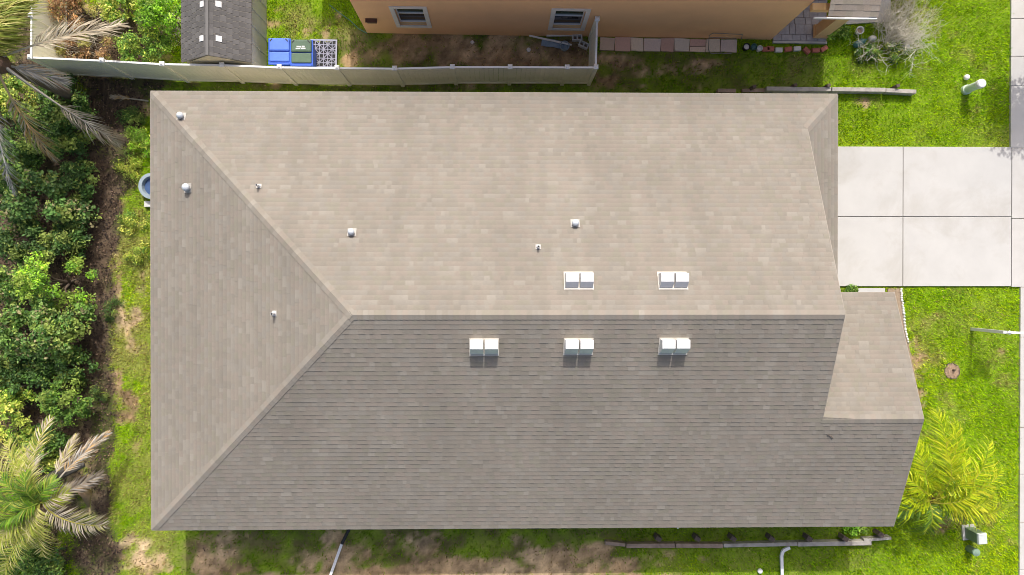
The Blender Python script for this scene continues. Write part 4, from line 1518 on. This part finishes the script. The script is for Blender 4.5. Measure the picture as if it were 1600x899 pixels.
shrub('grass_tuft', 'broad green tuft on the grass below the round tub', 205, 350, .4, .5, .4, 1200, .075, MD + YG, SM, cat='tuft', lobes=8, seed=31, stem=False, aspect=.2)
shrub('grass_tuft', 'dark tuft at the edge of the soil beside the bright shrub', 152, 612, .4, .35, .35, 800, .07, DK, SM, cat='tuft', lobes=7, seed=32, stem=False, aspect=.2)
shrub('bed_plant', 'leafy weed plant in front of the porch column', 1312, 52, .5, .35, .35, 900, .075, MD + BR, None, cat='plant', lobes=7, seed=33, stem=False)
shrub('bed_plant', 'dark leafy plant between the teal jug and the bare shrub', 1358, 78, .45, .4, .3, 1000, .07, MD + DK, None, cat='plant', lobes=7, seed=34, stem=False)
shrub('bed_plant', 'green plant under the branches of the bare shrub', 1395, 78, .5, .5, .35, 1300, .07, MD + YG, None, cat='plant', lobes=8, seed=35, stem=False)
shrub('bed_plant', 'bright green plant by the lower end of the timber edging', 1345, 828, .5, .4, .2, 900, .08, BR + LIME, None, cat='plant', lobes=6, seed=36, stem=False)
shrub('bed_plant', 'small green plant between driveway and wing roof', 1328, 454, .3, .45, .14, 900, .07, BR + MD, None, cat='plant', lobes=7, seed=37, stem=False, aspect=.25)

# ------------------------------------------------------------------ palms
rp = np.random.default_rng(77)
base = at(-8, 97, 4.2)
pa = empty('palm', (base.x, base.y, 0))
tag(pa, 'tall palm at the upper left with grey and orange dead fronds', 'palm')
MB().tube([(0, 0, -.1), (.03, 0, 1.5), (0, .02, 3), (0, 0, 4.1)], [.2, .17, .15, .17], 10).build('trunk', m_bark, pa)
MB().lathe([(.17, 3.7), (.30, 4.0), (.26, 4.25), (.08, 4.5)], n=12).build('crown_boots', m_fibre, pa)
top = Vector((base.x, base.y, 4.2))
DEADF = dict(nl=46, ll=.6, wd=.03, rng=rp, spread=(38, 14), droop=.55, stalk=.3, r0=.045, jit=.2)
add_frond(pa, top, at(100, 128, 2.6), m_dead, arch=.35, col=GREYF + PALE[:1], rcol=(.42, .38, .34), **DEADF)
add_frond(pa, top + Vector((.2, -.1, -.1)), at(186, 224, 1.0), m_dead, arch=.7, col=PALE, rcol=(.48, .44, .38), **{**DEADF, 'stalk': .5, 'nl': 40, 'll': .7, 'r0': .05})
add_frond(pa, top + Vector((0, -.2, -.1)), at(82, 246, 1.7), m_dead, arch=.5, col=TAN + PALE[:2], rcol=(.50, .38, .22), **{**DEADF, 'nl': 46, 'll': .75, 'spread': (45, 10)})
add_frond(pa, top + Vector((-.1, -.2, 0)), at(22, 300, 1.7), m_dead, arch=.5, col=GREYF, rcol=(.55, .54, .54), **{**DEADF, 'nl': 46, 'll': .65, 'spread': (50, 18)})
add_frond(pa, top + Vector((.1, .1, 0)), at(190, 40, 2.3), m_dead, arch=.5, col=PALE, rcol=(.52, .47, .36), **{**DEADF, 'nl': 56, 'll': .8, 'spread': (42, 12), 'droop': .3})
add_frond(pa, top + Vector((-.2, -.1, 0)), at(-30, 260, 2.2), m_dead, arch=.6, col=PALE + YG, rcol=(.5, .45, .3), **DEADF)
LIVE = dict(nl=56, ll=.8, wd=.03, rng=rp, spread=(62, 30), droop=.45, stalk=.14, r0=.03)
for px, py, z, ar in ((15, -45, 4.2, 1.0), (45, -20, 3.9, .9), (-70, 30, 4, .9), (-90, 120, 3.7, .8), (10, 30, 4.4, .9), (-40, -40, 4.2, .9), (-20, 10, 4.3, .9), (60, -5, 3.6, .6), (28, 8, 3.9, .6), (20, 60, 3.9, .5), (30, -10, 4.3, .7), (5, 5, 4.4, .7)):
    add_frond(pa, top, at(px, py, z), m_leaf, arch=ar, col=YG + [(.50, .46, .16)], rcol=(.42, .40, .12), **LIVE)

base = at(62, 786, 2.3)
pb = empty('palm', (base.x, base.y, 0))
tag(pb, 'low palm at the lower left with green centre and pale dead fronds', 'palm')
MB().tube([(0, 0, -.1), (.02, 0, 1.1), (0, 0, 2.2)], [.22, .2, .19], 10).build('trunk', m_fibre, pb)
top = Vector((base.x, base.y, 2.3))
P2 = dict(nl=46, wd=.03, rng=rp, droop=.3, stalk=.22, r0=.03)
add_frond(pb, top + Vector((.1, .1, -.1)), at(168, 678, 1.3), m_dead, arch=.4, col=GREYF[:2] + PALE + TAN[:1], rcol=(.55, .50, .42), ll=.5, spread=(36, 12), curl=.08, jit=.25, **{**P2, 'stalk': .4, 'nl': 56})
add_frond(pb, top + Vector((0, .1, -.1)), at(118, 682, 1.4), m_dead, arch=.4, col=PALE + YG[2:3], rcol=(.52, .48, .4), ll=.42, spread=(38, 12), curl=-.1, jit=.25, **{**P2, 'stalk': .45})
add_frond(pb, top + Vector((-.1, .1, 0)), at(78, 655, 1.7), m_dead, arch=.6, col=PALE + YG, rcol=(.5, .45, .2), ll=.5, spread=(56, 26), curl=.1, jit=.22, **P2)
add_frond(pb, top + Vector((.1, 0, -.2)), at(158, 742, 1.0), m_dead, arch=.3, col=[(.34, .29, .22), (.28, .23, .18)] + GREYF[2:], rcol=(.4, .34, .26), ll=.5, spread=(45, 18), **P2)
add_frond(pb, top + Vector((.1, -.05, 0)), at(164, 822, 1.5), m_leaf, arch=.5, col=PALE[:3] + [(.42, .40, .16)], rcol=(.45, .40, .06), ll=.62, spread=(72, 40), **{**P2, 'nl': 44, 'wd': .034, 'curl': -.12, 'stalk': .12})
add_frond(pb, top, at(105, 770, 2.2), m_leaf, arch=.5, col=YG[:2] + PALE[:1], rcol=(.38, .36, .06), ll=.5, spread=(70, 36), **{**P2, 'wd': .03})
for px, py, z, ar in ((-10, 775, 2.5, .6), (5, 745, 2.5, .6), (40, 740, 2.5, .6), (-5, 820, 2.4, .5), (85, 750, 2.4, .5), (30, 800, 2.6, .5)):
    add_frond(pb, top, at(px, py, z), m_leaf, arch=ar, col=BR + LIME[:1] + YG[:1], rcol=(.2, .28, .04), ll=.5, spread=(60, 26), **{**P2, 'wd': .032, 'stalk': .1})
for px, py, z, ar in ((5, 905, 1.6, .6), (40, 850, 2.0, .5), (70, 870, 1.6, .5), (-5, 845, 2.0, .5), (40, 700, 2.0, .6), (-20, 870, 1.8, .5), (-25, 700, 1.9, .5), (12, 690, 1.9, .5)):
    add_frond(pb, top, at(px, py, z), m_leaf, arch=ar, col=[(.46, .46, .12), (.54, .50, .22), (.36, .42, .06)], rcol=(.45, .44, .08), ll=.66, spread=(72, 40), **{**P2, 'wd': .03, 'stalk': .08})
sp = at(130, 778, .9)
MB().tube([(sp.x - base.x - .1, sp.y - base.y + .45, 1.2), (sp.x - base.x + .05, sp.y - base.y + .1, .8), (sp.x - base.x - .05, sp.y - base.y - .4, .5)], [.05, .17, .04], 10).build('spathe', m_spathe, pb, smooth=True)
sp = at(98, 738, .8)
MB().tube([(sp.x - base.x - .5, sp.y - base.y - .2, .9), (sp.x - base.x, sp.y - base.y, .9), (sp.x - base.x + .6, sp.y - base.y + .2, .6)], [.10, .2, .08], 9).build('dead_sheath', surf('grey_sheath', (.10, .095, .09), .4, 14, .9, fine=40, bmp=.8), pb)

base = at(1456, 782, 1.5)
pc_ = empty('palm', (base.x, base.y, 0))
tag(pc_, 'yellow green feather palm at the lower right corner of the roof', 'palm')
for k in range(5):
    a = k * 1.26
    MB().tube([(.12 * math.cos(a), .12 * math.sin(a), -.1), (.16 * math.cos(a), .16 * math.sin(a), .7), (.1 * math.cos(a), .1 * math.sin(a), 1.45)], [.07, .06, .045], 7).build('cane', m_fibre, pc_)
MB().lathe([(.05, .2), (.26, .35), (.24, .7), (.1, 1.0)], (-.02, -.28, 0), 9).build('fibre_skirt', m_fibre, pc_)
top = Vector((base.x, base.y, 1.5))
P3 = dict(nl=42, ll=.72, wd=.032, rng=rp, spread=(66, 34), stalk=.12, r0=.022, droop=.6, jit=.2)
for px, py, z, ar, cu, cl in ((1462, 640, 1.9, .7, -.12, YEL), (1490, 660, 2.0, .7, -.1, YEL), (1430, 690, 1.8, .6, .1, YEL[:3]), (1545, 690, 1.7, .8, -.2, YEL), (1565, 735, 1.6, .8, -.12, YEL),
                              (1572, 796, 1.2, .8, -.1, YEL), (1535, 805, 1.3, .6, -.1, YEL + BR), (1400, 768, 1.6, .6, .1, YEL[:3]), (1392, 800, 1.5, .5, .0, YEL[:2] + BR), (1412, 740, 1.8, .6, .1, YEL),
                              (1525, 760, 1.8, .7, -.15, YEL), (1478, 700, 2.0, .7, -.12, YEL), (1555, 775, 1.4, .8, -.15, YEL), (1445, 832, 1.2, .6, .0, YEL[2:] + BR), (1510, 720, 1.9, .6, -.1, YEL)):
    add_frond(pc_, top + Vector((rp.uniform(-.12, .12), rp.uniform(-.12, .12), rp.uniform(-.2, .1))), at(px, py, z), m_leaf, arch=ar, curl=cu, col=cl, rcol=(.40, .38, .05), **P3)

# fallen frond on the soil by the fence
fr = empty('fallen_frond', at(232, 158, .05))
tag(fr, 'pale fallen palm frond lying near the upper left roof corner', 'frond')
add_frond(fr, at(232, 158, .04), at(174, 152, .10), m_dead, arch=.12, col=PALE[:2] + TAN[:1], rcol=(.5, .45, .36), nl=26, ll=.28, wd=.02, rng=rp, spread=(24, 10), droop=.1, stalk=.45, r0=.03)

# bare grey shrub on the neighbour's lawn
rt = np.random.default_rng(5)
c = at(1383, 70)
bs = empty('bare_shrub', c)
tag(bs, 'leafless grey branching shrub on the upper right lawn', 'shrub')
for k in range(26):
    a = math.radians(rt.uniform(-10, 115)) if k < 21 else rt.uniform(0, 6.28)
    d = Vector((math.cos(a) * .8, math.sin(a) * .8, rt.uniform(.5, 1.0))).normalized()
    tm = MB()
    twigs(tm, Vector((0, 0, -.05)), d, rt.uniform(.8, 1.15), .015, 3, rt, .2, 4)
    tm.build('branch', m_twig, bs)
# dry vine twigs next to the shed and in the brown brush
for px, py, lab, n in ((288, 45, 'tangle of dry grey vine twigs against the left side of the shed', 12), (150, 60, 'bare pale twigs sticking out of the brown brush inside the fence', 8)):
    c = at(px, py)
    o = empty('dry_vine', c)
    tag(o, lab, 'vine')
    for k in range(n):
        d = Vector((rt.normal(0, .5), rt.normal(0, .9), rt.uniform(.5, 1.1))).normalized()
        tm = MB()
        twigs(tm, Vector((rt.normal(0, .1), rt.normal(0, .35), 0)), d, rt.uniform(.5, .9), .011, 2, rt, .35, 3)
        tm.build('twig', m_twig, o)

# street tree beside the sidewalk, outside the frame; its shade falls on the walk
st = empty('street_tree', (19.0, 9.4, 0))
tag(st, 'leafy street tree beyond the sidewalk casting dappled shade on it', 'tree')
rs = np.random.default_rng(9)
MB().tube([(0, 0, -.1), (.05, 0, 1.6), (0, .05, 2.9), (-.1, 0, 3.9)], [.14, .11, .09, .05], 9).build('trunk', m_bark, st)
lobes = [(-1.2, -.5, 3.7, .8), (-.9, .5, 4.1, .8), (0, 0, 4.4, 1.0), (.5, -.5, 3.8, .9), (.9, .4, 4.0, .9), (-1.5, .1, 3.3, .6), (-1.0, -1.0, 3.3, .5), (0, -.9, 3.4, .7)]
PP, NN = [], []
for x, y, z, rad in lobes:
    n = int(900 * rad)
    d = norm(rs.normal(size=(n, 3)))
    PP.append(np.array([x, y, z]) + d * rad * rs.uniform(.5, 1.05, (n, 1)))
    NN.append(norm(d * .5 + rs.normal(size=(n, 3)) * .6 + np.array([0, 0, .4])))
PP, NN = np.concatenate(PP), np.concatenate(NN)
v, f = leaf_quads(PP, NN, .15, rs, .6)
np_mesh('crown', v, f, np.repeat(np.array(MD)[rs.integers(0, 4, len(PP))], 4, 0), m_leaf, st)
for x, y, z, rad in lobes[:6]:
    MB().tube([(0, 0, 2.4), (x * .5, y * .5, 2.4 + (z - 2.4) * .6), (x, y, z)], [.06, .04, .015], 6).build('limb', m_bark, st)

# ------------------------------------------------------------------ grass and leaf litter (uncountable)
rg_ = np.random.default_rng(21)


def inside(x, y, poly_):
    r = np.zeros(len(x), bool)
    n = len(poly_)
    for i in range(n):
        x0, y0 = poly_[i][0], poly_[i][1]
        x1, y1 = poly_[(i + 1) % n][0], poly_[(i + 1) % n][1]
        c = ((y0 > y) != (y1 > y))
        r ^= c & (x < (x1 - x0) * (y - y0) / ((y1 - y0) if abs(y1 - y0) > 1e-9 else 1e-9) + x0)
    return r


NM = Ninv.inverted()
def nw(x, y):
    p = NM @ Vector((x, y, 0)); return (p.x, p.y)
m2 = -.02
BLOCK = [[(p[0], p[1]) for p in foot],
         [nw(0, 0), nw(NL, 0), nw(NL, p0.y - .1), nw(p1.x, p1.y - .1), nw(p1.x, 12), nw(0, 12)],
         [(XS_DW[0], YS_DW[0] + m2), (XS_DW[2] + .3, YS_DW[0] + m2), (XS_DW[2] + .3, YS_DW[2] - m2), (XS_DW[0], YS_DW[2] - m2)],
         [(p.x, p.y) for p in wk],
         [(at(*q).x, at(*q).y) for q in bed_px], [(at(1340, 470).x, at(1340, 520).y), (at(1382, 470).x, at(1382, 520).y), (at(1382, 470).x, at(1340, 450.5).y), (at(1340, 470).x, at(1340, 450.5).y)],
         [(sx0 + .1, sy), (sx1 - .1, sy), (sx1 - .1, sy + 4), (sx0 + .1, sy + 4)],
         [(pp.x - .4, pp.y - .45), (pp.x + .4, pp.y - .45), (pp.x + .4, pp.y + .45), (pp.x - .4, pp.y + .45)]]


def blocked(x, y):
    b = (x > SWX + .0) & (x < SWX + 1.5) | ((x > at(1578, 100).x + .01) & (y > YS_DW[2]) & (x < SWX + 1.5))
    for poly_ in BLOCK: b |= inside(x, y, poly_)
    a = Matrix.Translation(side_path.location) @ Matrix.Rotation(nrot, 4, 'Z')
    ai = a.inverted()
    lx = x * ai[0][0] + y * ai[0][1] + ai[0][3]; ly = x * ai[1][0] + y * ai[1][1] + ai[1][3]
    b |= (lx > 0) & (lx < 4.75) & (ly > .02) & (ly < .44) & (rg_.random(len(x)) > .12)
    c = at(1488, 580)
    b |= (x - c.x) ** 2 + (y - c.y) ** 2 < .28 ** 2
    return b


NB = 900_000
x = rg_.uniform(-18.6, 20.4, NB); y = rg_.uniform(-11.6, 11.2, NB)
bare, litter, dry = ground_masks(x, y)
spz = sparse_shaded(x, y)
dens = np.clip(1.0 - bare * .9, .24, 1) * np.clip(1 - litter * 1.1, .03, 1) * (1 - .55 * spz)
dens *= .55 + .75 * fbm(x, y, .35, 61)
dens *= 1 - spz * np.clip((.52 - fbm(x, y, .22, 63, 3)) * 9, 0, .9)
keep = (rg_.random(NB) < dens) & ~blocked(x, y) & ~((x > XW + .8) & (x < XF - .8) & (y > YS + .8) & (y < YN - .8))
x, y, dry, bare, spz = x[keep], y[keep], dry[keep], bare[keep], spz[keep]
n = len(x)
ln = rg_.uniform(.06, .14, n) * (.75 + .5 * fbm(x, y, .8, 66))
wdt = rg_.uniform(.008, .017, n)
az = rg_.uniform(0, 2 * np.pi, n) + 2.5 * fbm(x, y, .5, 71)
el = np.radians(rg_.uniform(15, 65, n))
dx, dy, dzv = np.cos(az) * np.cos(el), np.sin(az) * np.cos(el), np.sin(el)
bx, by = -np.sin(az), np.cos(az)
z0 = np.full(n, -.045)
V = np.empty((n, 3, 3))
V[:, 0] = np.stack([x - bx * wdt, y - by * wdt, z0], 1)
V[:, 1] = np.stack([x + bx * wdt, y + by * wdt, z0], 1)
V[:, 2] = np.stack([x + dx * ln, y + dy * ln, z0 + .03 + dzv * ln], 1)
lush = np.array([.33, .52, .004]); lush2 = np.array([.48, .60, .006]); deep = np.array([.11, .27, .008]); straw = np.array([.50, .44, .17])
tone = fbm(x, y, 2.2, 81)[:, None]
g = lush + (lush2 - lush) * np.clip((tone - .40) * 3.2, 0, 1)
g = np.where(rg_.random((n, 1)) < .25, deep, g)
g = g * (1 - .55 * dry[:, None]) + straw * .55 * dry[:, None]
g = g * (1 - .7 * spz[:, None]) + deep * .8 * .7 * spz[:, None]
sm = rg_.random(n) < (.05 + .35 * dry + .78 * bare)
g[sm] = straw * rg_.uniform(.35, 1.2, (sm.sum(), 1)) * np.where(rg_.random((sm.sum(), 1)) < .4, np.array([.55, .42, .40]), 1.0)
g *= rg_.uniform(.62, 1.38, (n, 1)) * (.7 + .6 * fbm(x, y, .22, 91)[:, None]) * 1.12
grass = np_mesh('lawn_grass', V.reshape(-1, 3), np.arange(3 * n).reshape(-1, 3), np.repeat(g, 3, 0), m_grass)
tag(grass, 'short green lawn grass with dry patches around the house', 'grass', kind='stuff')

NB = 120_000
x = rg_.uniform(-18.6, XW + 1, NB); y = rg_.uniform(-11.6, 11.0, NB)
bare, litter, dry = ground_masks(x, y)
keep = rg_.random(NB) < litter * .42 + bare * .015
x, y = x[keep], y[keep]
keep = ~blocked(x, y)
x, y = x[keep], y[keep]
n = len(x)
P = np.stack([x, y, rg_.uniform(-.01, .03, n)], 1)
Nn = norm(rg_.normal(size=(n, 3)) * .5 + np.array([0, 0, 1.]))
v, f = leaf_quads(P, Nn, .075, rg_, .5, .08)
keep_ = None
lc = np.array([(.075, .048, .036), (.05, .036, .03), (.11, .07, .05), (.24, .16, .11), (.04, .03, .028), (.06, .045, .04)])
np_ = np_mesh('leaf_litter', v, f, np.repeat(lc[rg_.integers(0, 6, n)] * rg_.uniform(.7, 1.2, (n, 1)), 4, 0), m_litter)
tag(np_, 'brown dead leaves strewn on the soil strip left of the house', 'leaf litter', kind='stuff')

# a twig on the lower roof slope
p = on_roof(1298, 682, 's')
tag(MB().tube([(p.x - .12, p.y + .06, p.z + .06), (p.x - .02, p.y + .02, p.z + .05), (p.x + .06, p.y - .06, p.z + .02)], .012, 5).build('fallen_twig', m_post), 'small dark twig lying on the lower roof slope near the front gable', 'twig')
